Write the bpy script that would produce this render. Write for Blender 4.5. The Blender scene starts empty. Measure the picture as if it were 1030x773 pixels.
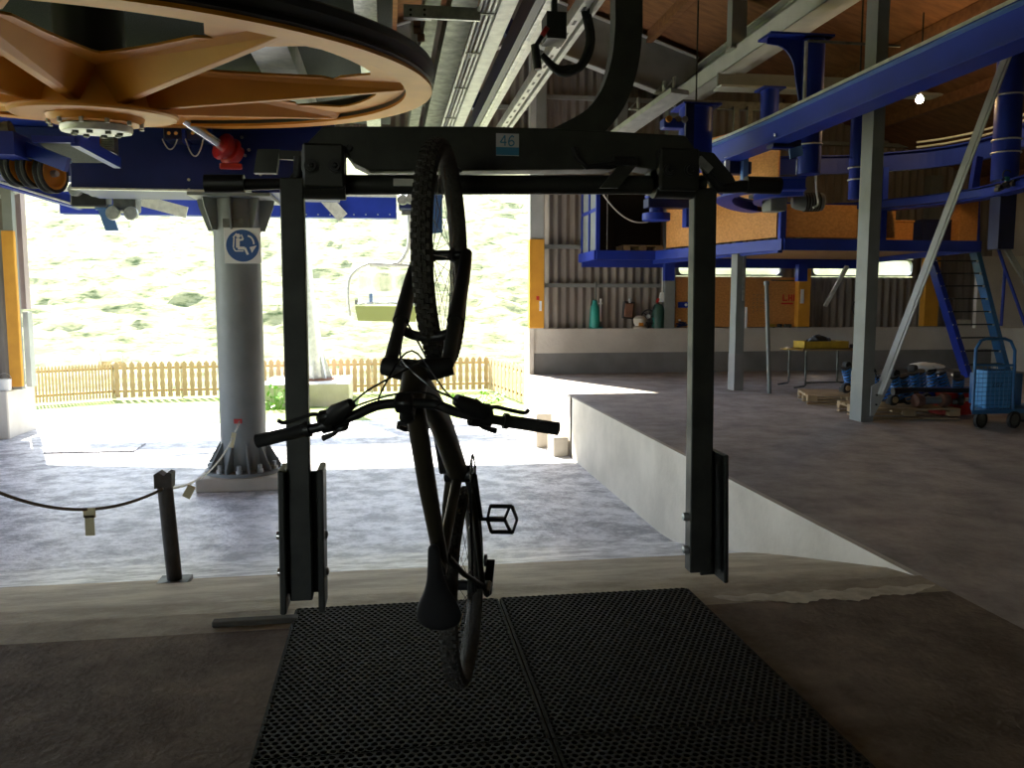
import bpy, bmesh, math, random
from mathutils import Vector, Matrix, Quaternion
random.seed(7)
S = bpy.context.scene
COL = S.collection
PI = math.pi

# ------------------------------------------------------------------ camera
F = 835.0
PITCH = math.atan(83.5/F)
YAW = math.atan(126/math.hypot(F, 83.5))
cam = bpy.data.cameras.new('camera'); cam.sensor_width = 36; cam.lens = F/1030*36
cam.clip_start = .05; cam.clip_end = 500
co = bpy.data.objects.new('camera', cam); COL.objects.link(co)
co.location = (0, 0, 1.5); co.rotation_euler = (PI/2-PITCH, 0, -YAW)
S.camera = co
# survey helpers: a bearing from the viewing point taken to a known plane of the place
_f = Vector((math.sin(YAW)*math.cos(PITCH), math.cos(YAW)*math.cos(PITCH), -math.sin(PITCH)))
_r = Vector((math.cos(YAW), -math.sin(YAW), 0)); _u = _r.cross(_f); _c = Vector((0, 0, 1.5))
def _ray(x, y): return _f*F + _r*(x-515) - _u*(y-386.5)
def at(x, y, Y): r = _ray(x, y); return _c + r*(Y/r.y)
def az(x, y, z): r = _ray(x, y); return _c + r*((z-1.5)/r.z)
def ax(x, y, X): r = _ray(x, y); return _c + r*(X/r.x)

# ------------------------------------------------------------------ light
S.view_settings.view_transform = 'Standard'; S.view_settings.look = 'None'
S.view_settings.gamma = 1; S.view_settings.use_curve_mapping = False
S.view_settings.exposure = 1.85
w = bpy.data.worlds.new('sky'); S.world = w; w.use_nodes = True
nt = w.node_tree; bg = nt.nodes['Background']
sky = nt.nodes.new('ShaderNodeTexSky'); sky.sky_type = 'NISHITA'; sky.sun_disc = False
sky.sun_elevation = math.radians(48); sky.sun_rotation = math.radians(-23); sky.altitude = 1500
hs = nt.nodes.new('ShaderNodeHueSaturation'); hs.inputs['Saturation'].default_value = .62
nt.links.new(sky.outputs[0], hs.inputs['Color']); nt.links.new(hs.outputs[0], bg.inputs[0]); bg.inputs[1].default_value = .34
sd = bpy.data.lights.new('sun', 'SUN'); sd.energy = 8.5; sd.angle = math.radians(.53); sd.color = (1, .95, .85)
so = bpy.data.objects.new('sun', sd); COL.objects.link(so)
sdir = Vector((math.sin(math.radians(23))*math.cos(math.radians(48)), -math.cos(math.radians(23))*math.cos(math.radians(48)), -math.sin(math.radians(48))))
so.rotation_euler = sdir.to_track_quat('-Z', 'Y').to_euler(); so.location = (-8, 40, 30)

# ------------------------------------------------------------------ materials
M = {}
def mat(name, c1, c2=None, scale=6, rough=.6, metal=0, bump=0, bscale=None, stretch=None, rvar=0, emit=None, spec=.5, detail=6, lo=.35, hi=.65, nr=.55):
    m = bpy.data.materials.new(name); m.use_nodes = True; n = m.node_tree; b = n.nodes['Principled BSDF']
    b.inputs['Roughness'].default_value = rough; b.inputs['Metallic'].default_value = metal
    b.inputs['Specular IOR Level'].default_value = spec
    b.inputs['Base Color'].default_value = (*c1, 1)
    if emit:
        b.inputs['Emission Color'].default_value = (*emit[:3], 1); b.inputs['Emission Strength'].default_value = emit[3]
    tc = n.nodes.new('ShaderNodeTexCoord'); mp = n.nodes.new('ShaderNodeMapping')
    if stretch: mp.inputs['Scale'].default_value = stretch
    n.links.new(tc.outputs['Object'], mp.inputs[0])
    if c2:
        no = n.nodes.new('ShaderNodeTexNoise'); no.inputs['Scale'].default_value = scale; no.inputs['Detail'].default_value = detail; no.inputs['Roughness'].default_value = nr
        cr = n.nodes.new('ShaderNodeValToRGB'); cr.color_ramp.elements[0].position = lo; cr.color_ramp.elements[1].position = hi
        cr.color_ramp.elements[0].color = (*c1, 1); cr.color_ramp.elements[1].color = (*c2, 1)
        n.links.new(mp.outputs[0], no.inputs[0]); n.links.new(no.outputs[0], cr.inputs[0]); n.links.new(cr.outputs[0], b.inputs['Base Color'])
        if rvar:
            mr = n.nodes.new('ShaderNodeMapRange'); mr.inputs[1].default_value = .3; mr.inputs[2].default_value = .7
            mr.inputs[3].default_value = rough-rvar; mr.inputs[4].default_value = rough+rvar
            n.links.new(no.outputs[0], mr.inputs[0]); n.links.new(mr.outputs[0], b.inputs['Roughness'])
    if bump:
        n2 = n.nodes.new('ShaderNodeTexNoise'); n2.inputs['Scale'].default_value = bscale or scale*4; n2.inputs['Detail'].default_value = 8
        bp = n.nodes.new('ShaderNodeBump'); bp.inputs['Strength'].default_value = bump; bp.inputs['Distance'].default_value = .02
        n.links.new(mp.outputs[0], n2.inputs[0]); n.links.new(n2.outputs[0], bp.inputs['Height']); n.links.new(bp.outputs[0], b.inputs['Normal'])
    M[name] = m
    return m
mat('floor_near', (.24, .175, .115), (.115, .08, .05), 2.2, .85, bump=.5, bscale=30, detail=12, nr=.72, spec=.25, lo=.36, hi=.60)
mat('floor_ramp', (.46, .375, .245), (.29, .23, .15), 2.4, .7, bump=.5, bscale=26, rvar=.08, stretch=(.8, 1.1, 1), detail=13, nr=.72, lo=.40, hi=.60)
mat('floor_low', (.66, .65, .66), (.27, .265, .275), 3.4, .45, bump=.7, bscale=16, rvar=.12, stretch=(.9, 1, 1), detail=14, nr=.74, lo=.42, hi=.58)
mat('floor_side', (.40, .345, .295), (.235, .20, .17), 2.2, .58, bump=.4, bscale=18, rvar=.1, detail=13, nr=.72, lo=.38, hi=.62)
mat('streak_pale', (.70, .62, .45), (.44, .37, .25), 9, .6, bump=.3)
mat('concrete', (.60, .545, .45), (.46, .415, .335), 1.5, .8, bump=.25, bscale=20, detail=8)
mat('concrete_white', (.66, .61, .53), (.54, .49, .42), 1.2, .75, bump=.2, bscale=14, detail=8)
mat('concrete_dark', (.22, .21, .19), (.15, .14, .125), 4, .85, bump=.3)
mat('grey_band', (.27, .26, .245), (.21, .20, .19), 2, .65)
mat('corrugated', (.30, .26, .225), (.19, .165, .145), 1.4, .85, bump=.2, stretch=(3, 1, .5), detail=8)
mat('corr_pink', (.42, .33, .32), (.36, .28, .27), 2, .6)
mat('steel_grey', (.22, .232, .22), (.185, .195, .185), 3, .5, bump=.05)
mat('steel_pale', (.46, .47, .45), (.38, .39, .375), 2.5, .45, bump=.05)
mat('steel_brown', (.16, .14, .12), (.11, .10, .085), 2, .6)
mat('galv', (.50, .51, .49), (.32, .335, .33), 14, .42, metal=.75, bump=.05, rvar=.1)
mat('galv_dull', (.15, .155, .14), (.09, .095, .085), 9, .5, metal=.55, bump=.08, rvar=.1)
mat('galv_pale', (.66, .67, .62), (.50, .51, .48), 10, .45, metal=.3, bump=.05)
mat('chrome', (.75, .75, .73), rough=.22, metal=1)
mat('blue', (.014, .036, .33), (.011, .03, .26), 2, .45, bump=.03, spec=.3)
mat('blue_dark', (.006, .012, .075), (.005, .009, .05), 3, .45)
mat('blue_light', (.10, .22, .50), (.08, .18, .42), 3, .4)
mat('cart_blue', (.03, .15, .36), (.025, .12, .30), 4, .4)
mat('crate_blue', (.07, .30, .62), (.06, .25, .52), 6, .5)
mat('spring_blue', (.02, .17, .52), rough=.4)
mat('orange', (.56, .215, .016), (.47, .175, .012), 2, .5, bump=.03, spec=.3)
mat('orange_pad', (.72, .34, .03), (.62, .28, .025), 3, .7)
mat('red', (.45, .015, .012), (.32, .01, .01), 6, .4)
mat('rubber', (.012, .012, .013), (.02, .02, .02), 20, .75, bump=.3, bscale=60)
mat('tread', (.065, .06, .05), (.045, .041, .035), 30, .85, bump=.4, bscale=90)
mat('mat_rubber', (.020, .018, .013), (.011, .010, .008), 12, .7, bump=.3, bscale=80, spec=.25)
mat('black', (.012, .012, .013), rough=.45)
mat('black_metal', (.02, .021, .022), (.03, .03, .03), 12, .4, metal=.4)
mat('black_gap', (.006, .006, .008), rough=.8)
mat('frame_olive', (.048, .041, .026), (.036, .031, .02), 5, .38, metal=.2)
mat('steel_dark', (.038, .039, .035), (.026, .027, .024), 5, .5, metal=.3)
mat('plate_grey', (.045, .047, .041), (.028, .030, .027), 8, .5, metal=.3, rvar=.1)
mat('wood_fence', (.52, .36, .20), (.40, .27, .15), 3, .8, bump=.2, stretch=(4, 4, .6))
mat('wood_roof', (.20, .085, .032), (.12, .048, .018), 2, .75, bump=.15, stretch=(.4, 5, 5))
mat('osb', (.66, .31, .085), (.50, .215, .055), 22, .7, bump=.15, stretch=(1, 1, 1.4), detail=8)
mat('pallet_wood', (.46, .33, .18), (.34, .235, .125), 5, .8, bump=.2)
mat('deck_wood', (.62, .36, .16), (.50, .28, .12), 3, .7)
mat('plank_dark', (.10, .085, .06), (.07, .06, .045), 5, .8, bump=.2)
mat('post_iron', (.085, .075, .065), (.055, .048, .042), 12, .7, metal=.3, bump=.2)
mat('rope', (.14, .10, .07), rough=.9)
mat('wire', (.50, .48, .44), rough=.5)
mat('tape', (.62, .56, .34), rough=.7)
mat('white', (.78, .78, .75), rough=.5)
mat('red_print', (.55, .03, .02), rough=.6)
mat('sign_blue', (.012, .08, .27), rough=.45)
mat('sticker_blue', (.04, .20, .33), rough=.5)
mat('grass', (.11, .18, .025), (.30, .34, .10), 3, .9, bump=.6, bscale=25, detail=8)
mat('gravel', (.50, .48, .42), (.40, .38, .33), 8, .9, bump=.3)
mat('hill', (.045, .075, .015), (.27, .27, .13), 3.6, .95, bump=1.0, bscale=8, stretch=(.5, 1, 1.6), detail=12, lo=.36, hi=.52, nr=.68)
mat('leaf', (.12, .30, .03), (.22, .42, .06), 8, .6)
mat('seat_green', (.30, .33, .12), rough=.6)
mat('green', (.01, .26, .20), (.015, .20, .16), 5, .45)
mat('green_dark', (.02, .07, .05), rough=.5)
mat('green_lamp', (.10, .55, .30), rough=.4)
mat('yellow', (.60, .40, .03), (.48, .31, .03), 8, .55)
mat('rust', (.20, .09, .05), (.12, .06, .04), 8, .8)
mat('grate', (.05, .058, .055), (.022, .026, .026), 90, .8, detail=2, spec=.2)
mat('blue_shaded', (.008, .018, .14), (.006, .014, .10), 2, .5, spec=.3)  # same blue as the other steelwork, with the girder's shade put into the colour
mat('motor_grey', (.19, .205, .195), (.15, .16, .155), 6, .5)
mat('bulb', (1, .8, .5), emit=(1, .72, .32, 60))
mat('fluoro_hood', (.5, .5, .5), rough=.5)
m = mat('glass_pane', (.9, .93, .95), rough=.25); m.node_tree.nodes['Principled BSDF'].inputs['Transmission Weight'].default_value = .95; m.node_tree.nodes['Principled BSDF'].inputs['IOR'].default_value = 1.05
m = mat('acrylic', (.92, .92, .90), rough=.1); m.node_tree.nodes['Principled BSDF'].inputs['Transmission Weight'].default_value = .9; m.node_tree.nodes['Principled BSDF'].inputs['IOR'].default_value = 1.05

# ------------------------------------------------------------------ mesh builder
def V(*a): return Vector(a if len(a) == 3 else a[0])
class MB:
    def __init__(s): s.v = []; s.f = []
    def add(s, vs, fs):
        o = len(s.v); s.v += [Vector(v) for v in vs]; s.f += [[i+o for i in f] for f in fs]; return s
    def box(s, c, d, R=None, bev=0):
        c = Vector(c); hx, hy, hz = d[0]/2, d[1]/2, d[2]/2
        if bev:
            b = min(bev, hx*.9, hy*.9, hz*.9)
            vs = []; 
            for sx in (-1, 1):
                for sy in (-1, 1):
                    for sz in (-1, 1):
                        vs += [(sx*(hx-b), sy*(hy-b), sz*hz), (sx*(hx-b), sy*hy, sz*(hz-b)), (sx*hx, sy*(hy-b), sz*(hz-b))]
            idx = lambda sx, sy, sz, k: (((sx > 0)*4+(sy > 0)*2+(sz > 0))*3+k)
            fs = []
            for t in (-1, 1):
                fs.append([idx(-1, -1, t, 0), idx(1, -1, t, 0), idx(1, 1, t, 0), idx(-1, 1, t, 0)])
                fs.append([idx(-1, t, -1, 1), idx(1, t, -1, 1), idx(1, t, 1, 1), idx(-1, t, 1, 1)])
                fs.append([idx(t, -1, -1, 2), idx(t, 1, -1, 2), idx(t, 1, 1, 2), idx(t, -1, 1, 2)])
            for a in (-1, 1):
                for b2 in (-1, 1):
                    fs.append([idx(-1, a, b2, 0), idx(1, a, b2, 0), idx(1, a, b2, 1), idx(-1, a, b2, 1)])
                    fs.append([idx(a, -1, b2, 0), idx(a, 1, b2, 0), idx(a, 1, b2, 2), idx(a, -1, b2, 2)])
                    fs.append([idx(a, b2, -1, 1), idx(a, b2, 1, 1), idx(a, b2, 1, 2), idx(a, b2, -1, 2)])
                    for c2 in (-1, 1): fs.append([idx(a, b2, c2, 0), idx(a, b2, c2, 1), idx(a, b2, c2, 2)])
        else:
            vs = [(x, y, z) for x in (-hx, hx) for y in (-hy, hy) for z in (-hz, hz)]
            fs = [[0, 1, 3, 2], [4, 6, 7, 5], [0, 4, 5, 1], [2, 3, 7, 6], [0, 2, 6, 4], [1, 5, 7, 3]]
        vs = [Vector(v) for v in vs]
        if R is not None: vs = [R @ v for v in vs]
        return s.add([v+c for v in vs], fs)
    def bx(s, x0, x1, y0, y1, z0, z1, bev=0):
        return s.box(((x0+x1)/2, (y0+y1)/2, (z0+z1)/2), (abs(x1-x0), abs(y1-y0), abs(z1-z0)), None, bev)
    def bar(s, a, b, w, h, up=(0, 0, 1), bev=0):
        a = Vector(a); b = Vector(b); d = b-a; L = d.length; d.normalize(); up = Vector(up)
        x = d.cross(up)
        if x.length < 1e-4: x = d.cross(Vector((1, 0, 0)))
        x.normalize(); z = x.cross(d)
        R = Matrix((x, d, z)).transposed()
        return s.box((a+b)/2, (w, L, h), R, bev)
    def tube(s, pts, r, n=12, closed=False, caps=True):
        pts = [Vector(p) for p in pts]; N = len(pts); rr = r if isinstance(r, (list, tuple)) else [r]*N
        T = []
        for i in range(N):
            if closed: t = pts[(i+1) % N]-pts[i-1]
            else: t = pts[min(i+1, N-1)]-pts[max(i-1, 0)]
            T.append(t.normalized())
        a = T[0].orthogonal().normalized(); vs = []
        for i in range(N):
            a = (a - T[i]*a.dot(T[i]))
            if a.length < 1e-5: a = T[i].orthogonal()
            a.normalize(); b = T[i].cross(a)
            for k in range(n):
                an = 2*PI*k/n; vs.append(pts[i]+(a*math.cos(an)+b*math.sin(an))*rr[i])
        fs = []
        for i in range(N if closed else N-1):
            j = (i+1) % N
            for k in range(n): fs.append([i*n+k, i*n+(k+1) % n, j*n+(k+1) % n, j*n+k])
        if caps and not closed: fs += [list(range(n))[::-1], [(N-1)*n+k for k in range(n)]]
        return s.add(vs, fs)
    def cyl(s, a, b, r, n=20): return s.tube([a, b], r, n)
    def prism(s, poly, off):
        poly = [Vector(p) for p in poly]; off = Vector(off); n = len(poly)
        return s.add(poly+[p+off for p in poly], [list(range(n))[::-1], [n+i for i in range(n)]]+[[i, (i+1) % n, n+(i+1) % n, n+i] for i in range(n)])
    def lathe(s, prof, c, axis=(0, 0, 1), n=32, xa=None, closed=False):
        ax_ = Vector(axis).normalized(); x = (Vector(xa) if xa else ax_.orthogonal()).normalized(); y = ax_.cross(x); c = Vector(c)
        m = len(prof); vs = []
        for k in range(n):
            t = 2*PI*k/n; d = x*math.cos(t)+y*math.sin(t)
            for r, h in prof: vs.append(c+d*r+ax_*h)
        fs = []
        for k in range(n):
            j = (k+1) % n
            for i in range(m if closed else m-1):
                i2 = (i+1) % m
                fs.append([k*m+i, j*m+i, j*m+i2, k*m+i2])
        return s.add(vs, fs)
    def sweep(s, pts, prof, up=(0, 0, 1), closed=False, caps=True):   # prof: (side, up) polygon swept along pts
        pts = [Vector(p) for p in pts]; N = len(pts); up = Vector(up); m = len(prof); vs = []
        for i in range(N):
            t = ((pts[(i+1) % N]-pts[i-1]) if closed else (pts[min(i+1, N-1)]-pts[max(i-1, 0)])).normalized()
            x = t.cross(up).normalized(); z = x.cross(t)
            for a, b in prof: vs.append(pts[i]+x*a+z*b)
        fs = []
        for i in range(N if closed else N-1):
            j = (i+1) % N
            for k in range(m): fs.append([i*m+k, i*m+(k+1) % m, j*m+(k+1) % m, j*m+k])
        if caps and not closed: fs += [list(range(m))[::-1], [(N-1)*m+k for k in range(m)]]
        return s.add(vs, fs)
    def build(s, name, mt, parent=None, smooth=False, loc=None, bev=0):
        me = bpy.data.meshes.new(name)
        o = bpy.data.objects.new(name, me); COL.objects.link(o)
        wl = Vector((0, 0, 0)); p = parent
        while p is not None: wl += p.location; p = p.parent
        if parent is not None: o.parent = parent; base = wl
        elif loc is not None: o.location = loc; base = Vector(loc)
        else: base = Vector((0, 0, 0))
        me.from_pydata([v-base for v in s.v], [], s.f)
        bm = bmesh.new(); bm.from_mesh(me); bmesh.ops.recalc_face_normals(bm, faces=bm.faces)
        bm.to_mesh(me); bm.free()
        me.materials.append(M[mt])
        if smooth:
            me.shade_smooth() if hasattr(me, 'shade_smooth') else None
            try: me.set_sharp_from_angle(angle=math.radians(38))
            except Exception: pass
        if bev:
            b = o.modifiers.new('bevel', 'BEVEL'); b.width = bev; b.segments = 2; b.limit_method = 'ANGLE'
        return o
def tag(o, label=None, cat=None, group=None, kind=None):
    if label: o['label'] = label
    if cat: o['category'] = cat
    if group: o['group'] = group
    if kind: o['kind'] = kind
    return o
def thing(name, label, cat, loc=(0, 0, 0), group=None):
    o = bpy.data.objects.new(name, None); COL.objects.link(o); o.location = loc; o.empty_display_size = .1
    return tag(o, label, cat, group)
def struct(mb, name, mt, smooth=False): return tag(mb.build(name, mt, smooth=smooth), kind='structure')
def kids(o): return [c for c in bpy.data.objects if c.parent == o]
def copy_tree(o, parent=None):
    c = o.copy(); COL.objects.link(c)
    if parent is not None: c.parent = parent
    for ch in kids(o): copy_tree(ch, c)
    return c
def arc(c, r, a0, a1, n, u, v):
    c = Vector(c); u = Vector(u); v = Vector(v)
    return [c+(u*math.cos(a0+(a1-a0)*i/(n-1))+v*math.sin(a0+(a1-a0)*i/(n-1)))*r for i in range(n)]
def bez(pts, n=24):                                              # Catmull-Rom through points
    P = [Vector(p) for p in pts]; P = [P[0]*2-P[1]]+P+[P[-1]*2-P[-2]]; out = []
    seg = len(P)-3; per = max(2, n//seg)
    for i in range(seg):
        for k in range(per):
            t = k/per; a, b, c, d = P[i:i+4]
            out.append(.5*((2*b)+(c-a)*t+(2*a-5*b+4*c-d)*t*t+(3*b-a-3*c+d)*t**3))
    out.append(P[-2]); return out
def ibeam(mb, a, b, w, h, tw=.02, tf=.025, up=(0, 0, 1)):
    pr = [(-w/2, -h/2), (w/2, -h/2), (w/2, -h/2+tf), (tw/2, -h/2+tf), (tw/2, h/2-tf), (w/2, h/2-tf), (w/2, h/2), (-w/2, h/2), (-w/2, h/2-tf), (-tw/2, h/2-tf), (-tw/2, -h/2+tf), (-w/2, -h/2+tf)]
    return mb.sweep([a, b], pr, up)

# ================================================================== STRUCTURE
YW = 16.8; XJ = 2.97; XL = -6.75; XP = 2.87; ZL = -.96; YR0 = 4.05; YR1 = 7.9
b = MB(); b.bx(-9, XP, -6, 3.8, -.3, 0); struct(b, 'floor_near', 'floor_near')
b = MB()
RP = [(3.8, 0), (YR0, 0), (YR0+.25, -.035), (5.6, -.36), (6.15, -.51), (7.0, -.74), (YR1, -.93), (8.3, ZL)]
def ramp_z(y):
    for (a0, z0), (a1, z1) in zip(RP, RP[1:]):
        if a0 <= y <= a1: return z0+(z1-z0)*(y-a0)/(a1-a0)
    return 0 if y < 3.8 else ZL
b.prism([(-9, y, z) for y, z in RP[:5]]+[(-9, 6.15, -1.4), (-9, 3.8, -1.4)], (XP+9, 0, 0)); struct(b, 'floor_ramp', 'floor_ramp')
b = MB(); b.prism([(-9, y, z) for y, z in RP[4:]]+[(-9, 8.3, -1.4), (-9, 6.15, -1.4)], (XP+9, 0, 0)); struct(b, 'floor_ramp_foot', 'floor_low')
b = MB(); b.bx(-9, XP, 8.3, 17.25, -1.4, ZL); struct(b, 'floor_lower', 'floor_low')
b = MB(); b.bx(XP, 16, -6, YW, -.3, 0)
struct(b, 'floor_side', 'floor_side')
# pit wall, its face leaning a hand's breadth with a worn top arris
b = MB(); b.prism([(XP-.03, YR0, 0.001), (XP-.03, YR0, -1.2), (XP-.03, 12.72, -1.2), (XP-.03, 12.72, .001)], (.05, 0, 0))
struct(b, 'wall_pit', 'concrete')
b = MB(); b.bx(XP-.03, XP+.06, 12.6, YW+.4, ZL-.1, -.001); struct(b, 'wall_pit_far', 'concrete_white')
# pale cream strip laid on the floor along the head of the ramp
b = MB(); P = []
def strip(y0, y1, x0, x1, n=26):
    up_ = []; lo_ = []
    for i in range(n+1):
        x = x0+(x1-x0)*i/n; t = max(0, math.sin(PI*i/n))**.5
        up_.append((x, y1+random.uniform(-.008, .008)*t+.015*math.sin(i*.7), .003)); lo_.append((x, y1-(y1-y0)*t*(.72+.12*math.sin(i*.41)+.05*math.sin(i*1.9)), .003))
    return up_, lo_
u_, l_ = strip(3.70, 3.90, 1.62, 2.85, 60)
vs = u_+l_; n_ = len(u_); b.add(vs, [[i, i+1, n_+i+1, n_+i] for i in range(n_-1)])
tag(b.build('pale_floor_streak', 'streak_pale'), 'pale cream streak on the floor right of the black mats', 'floor patch')

# walls
def corr(b, x0, x1, z0, z1, y, amp=.028, pitch=.177, axis='x'):
    n = max(2, int(abs(x1-x0)/pitch*8)); vs = []
    for i in range(n+1):
        x = x0+(x1-x0)*i/n; d = amp*math.sin(2*PI*x/pitch)
        zt = z1(x) if callable(z1) else z1
        for z in (z0, zt):
            vs.append((x, y+d, z) if axis == 'x' else (y+d, x, z))
        for z in (z0, zt):
            vs.append((x, y+d+.012, z) if axis == 'x' else (y+d+.012, x, z))
    fs = []
    for i in range(n): fs += [[4*i, 4*i+4, 4*i+5, 4*i+1], [4*i+2, 4*i+3, 4*i+7, 4*i+6], [4*i, 4*i+2, 4*i+6, 4*i+4], [4*i+1, 4*i+5, 4*i+7, 4*i+3]]
    fs += [[0, 1, 3, 2], [4*n, 4*n+2, 4*n+3, 4*n+1]]
    b.add(vs, fs)
RZ = lambda x: 7.6-.33*abs(x-2.7)
LINT = 4.78
YC = YW+.18
XE = 13.4
win = [(at(681, 270, YW).x, at(790, 270, YW).x), (at(817, 270, YW).x, at(923, 270, YW).x)]
wz0, wz1 = 2.02, 2.42
b = MB()
corr(b, XJ+.1, win[0][0], .9, RZ, YC); corr(b, win[0][0], XE, wz1, RZ, YC)
corr(b, win[0][0], XE, .9, wz0, YC); corr(b, win[0][1], win[1][0], wz0, wz1, YC); corr(b, win[1][1], XE, wz0, wz1, YC)
struct(b, 'wall_front_right', 'corrugated', True)
b = MB(); corr(b, XL-.1, XJ+.1, LINT, RZ, YC); struct(b, 'wall_front_lintel', 'corrugated', True)
b = MB(); corr(b, -9.2, XL-.25, .1, RZ, YC); struct(b, 'wall_front_left', 'corrugated', True)
b = MB(); b.bx(XL-.2, XJ+.1, YW-.02, YW+.14, LINT-.06, LINT+.02); struct(b, 'trim_1', 'white')
b = MB(); b.bx(XJ-.02, XE, YW-.02, YW+.22, .43, .93); b.bx(XJ-.02, XE, YW+.04, YW+.22, -.3, .43); struct(b, 'wall_plinth', 'concrete_white')
b = MB(); b.bx(XJ+.02, XE, YW+.0, YW+.04, 0, .43); struct(b, 'baseboard_front', 'grey_band')
# white reveal at the opening, seen edge on
b = MB(); b.bx(XJ-.10, XJ+.0, YW-.05, YW+.5, ZL, .93); struct(b, 'wall_reveal', 'concrete_white')
# left block of the opening
b = MB(); b.bx(-9.2, XL+.02, 15.9, 17.1, ZL-.1, -.1, .02); struct(b, 'wall_left_block', 'concrete_white')
# girts
for k, z in enumerate((1.83, 2.62, 4.85, 5.6)):
    b = MB(); b.bx(XJ+.1, 12.6 if k > 1 else at(668, 285, YW).x, YW+.06, YW+.14, z-.05, z+.03); 
    struct(b, 'trim_%d' % (k+2), 'steel_grey')
b = MB(); b.bx(XL-.2, XJ, YW+.06, YW+.14, 5.32, 5.4); struct(b, 'trim_6', 'steel_grey')
# side and rear walls, roof
b = MB(); b.bx(XE, XE+.15, -6, YW+.3, -.1, 4); struct(b, 'wall_right', 'concrete_white')
b = MB(); b.bx(-9.35, -9.2, -6, YW+.3, -1.2, .25); b.bx(-9.35, -9.2, -6, 5, .25, 3.7)  # unseen wall, opened above the sill to let added side daylight in
for y in (8, 11.5): b.bx(-9.35, -9.2, y, y+.2, .25, 3.7)
struct(b, 'wall_left', 'concrete')
b = MB(); corr(b, 14, YW+.2, .25, 3.7, -9.25, axis='y'); struct(b, 'wall_left_end', 'corrugated', True)
b = MB(); b.bx(-60, -9.4, -30, 19.2, -1.4, -1.0); b.bx(-9.4, 60, -60, -6.3, -1.4, -1.0)  # unseen grass plane added to bounce sunlight in through the wall openings
struct(b, 'bounce_ground', 'grass')
b = MB(); b.bx(-9.35, -6.5, -6.2, -6, -1.2, 4.2); b.bx(-3.5, XE+.15, -6.2, -6, -.2, 4.2); b.bx(-9.35, XE+.15, -6.2, -6, 2.6, 7.7); struct(b, 'wall_rear', 'corrugated')  # door-sized gap added in this unseen wall for fill daylight
b = MB()
for s, x1 in ((1, 14.2), (-1, -10)):
    vs = [(2.7, -6.3, RZ(2.7)), (x1, -6.3, RZ(x1)), (x1, YW+.9, RZ(x1)), (2.7, YW+.9, RZ(2.7))]
    b.prism(vs, (0, 0, .12))
struct(b, 'ceiling', 'wood_roof')
# purlins under the boards
b = MB()
for x in [2.7+s*d for s in (-1, 1) for d in (.9, 2.5, 4.1, 5.7, 7.3, 8.9, 10.3)]:
    if -9 < x < 13.2: b.bx(x-.06, x+.06, -6, YW+.2, RZ(x)-.2, RZ(x))
struct(b, 'trim_7', 'wood_roof')
# rafter girders: welded grey plate girders following the roof
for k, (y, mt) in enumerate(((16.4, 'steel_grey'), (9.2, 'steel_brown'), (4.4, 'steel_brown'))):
    t = thing('roof_rafter', ('grey sloping steel roof rafter nearest the corrugated end wall', 'brown steel roof rafter in the middle of the hall', 'steel roof rafter overhead, nearest the bike carrier')[k], 'rafter', (2.7, y, 6.3))
    for s, xe in ((1, 13.0), (-1, -9.0)):
        g = MB(); x0, x1 = 2.7, xe
        hh = .95 if k == 0 else .5; dq = .12 if k == 0 else .22
        if k == 0 and s > 0: x1 = 6.2
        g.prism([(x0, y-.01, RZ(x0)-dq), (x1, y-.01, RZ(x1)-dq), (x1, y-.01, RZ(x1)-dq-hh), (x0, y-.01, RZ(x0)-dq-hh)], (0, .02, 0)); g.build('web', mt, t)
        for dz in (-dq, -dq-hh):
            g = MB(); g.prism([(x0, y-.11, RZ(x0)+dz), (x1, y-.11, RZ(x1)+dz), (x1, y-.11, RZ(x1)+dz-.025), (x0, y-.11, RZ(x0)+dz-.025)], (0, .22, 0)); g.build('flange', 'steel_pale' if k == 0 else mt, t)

# windows
for k, (x0, x1) in enumerate(win):
    f = MB(); zc = (wz0+wz1)/2; hw = (x1-x0)/2; hz = (wz1-wz0)/2; xc = (x0+x1)/2
    def rr(hw, hz, r, y):
        out = []
        for cx, cz, a0 in ((hw-r, hz-r, 0), (-hw+r, hz-r, 90), (-hw+r, -hz+r, 180), (hw-r, -hz+r, 270)):
            for i in range(6): a = math.radians(a0+18*i); out.append((xc+cx+r*math.cos(a), y, zc+cz+r*math.sin(a)))
        return out
    o1 = rr(hw-.07, hz-.04, .1, YW+.08); n = len(o1); 
    o2 = []
    for p in o1:
        dx, dz = p[0]-xc, p[2]-zc; s_ = min(hw/abs(dx) if abs(dx) > 1e-6 else 9, hz/abs(dz) if abs(dz) > 1e-6 else 9); o2.append((xc+dx*s_, YW+.08, zc+dz*s_))
    vs = o1+o2+[(p[0], YW+.18, p[2]) for p in o1]+[(p[0], YW+.18, p[2]) for p in o2]
    fs = []
    for i in range(n):
        j = (i+1) % n; fs += [[i, j, n+j, n+i], [i, 2*n+i, 2*n+j, j], [2*n+i, 3*n+i, 3*n+j, 2*n+j], [n+i, n+j, 3*n+j, 3*n+i]]
    f.add(vs, fs); wo = struct(f, 'window_%d' % (k+1), 'steel_grey')
    g = MB(); g.bx(x0+.05, x1-.05, YW+.13, YW+.135, wz0+.02, wz1-.02); g.build('pane', 'glass_pane', wo)

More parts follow.
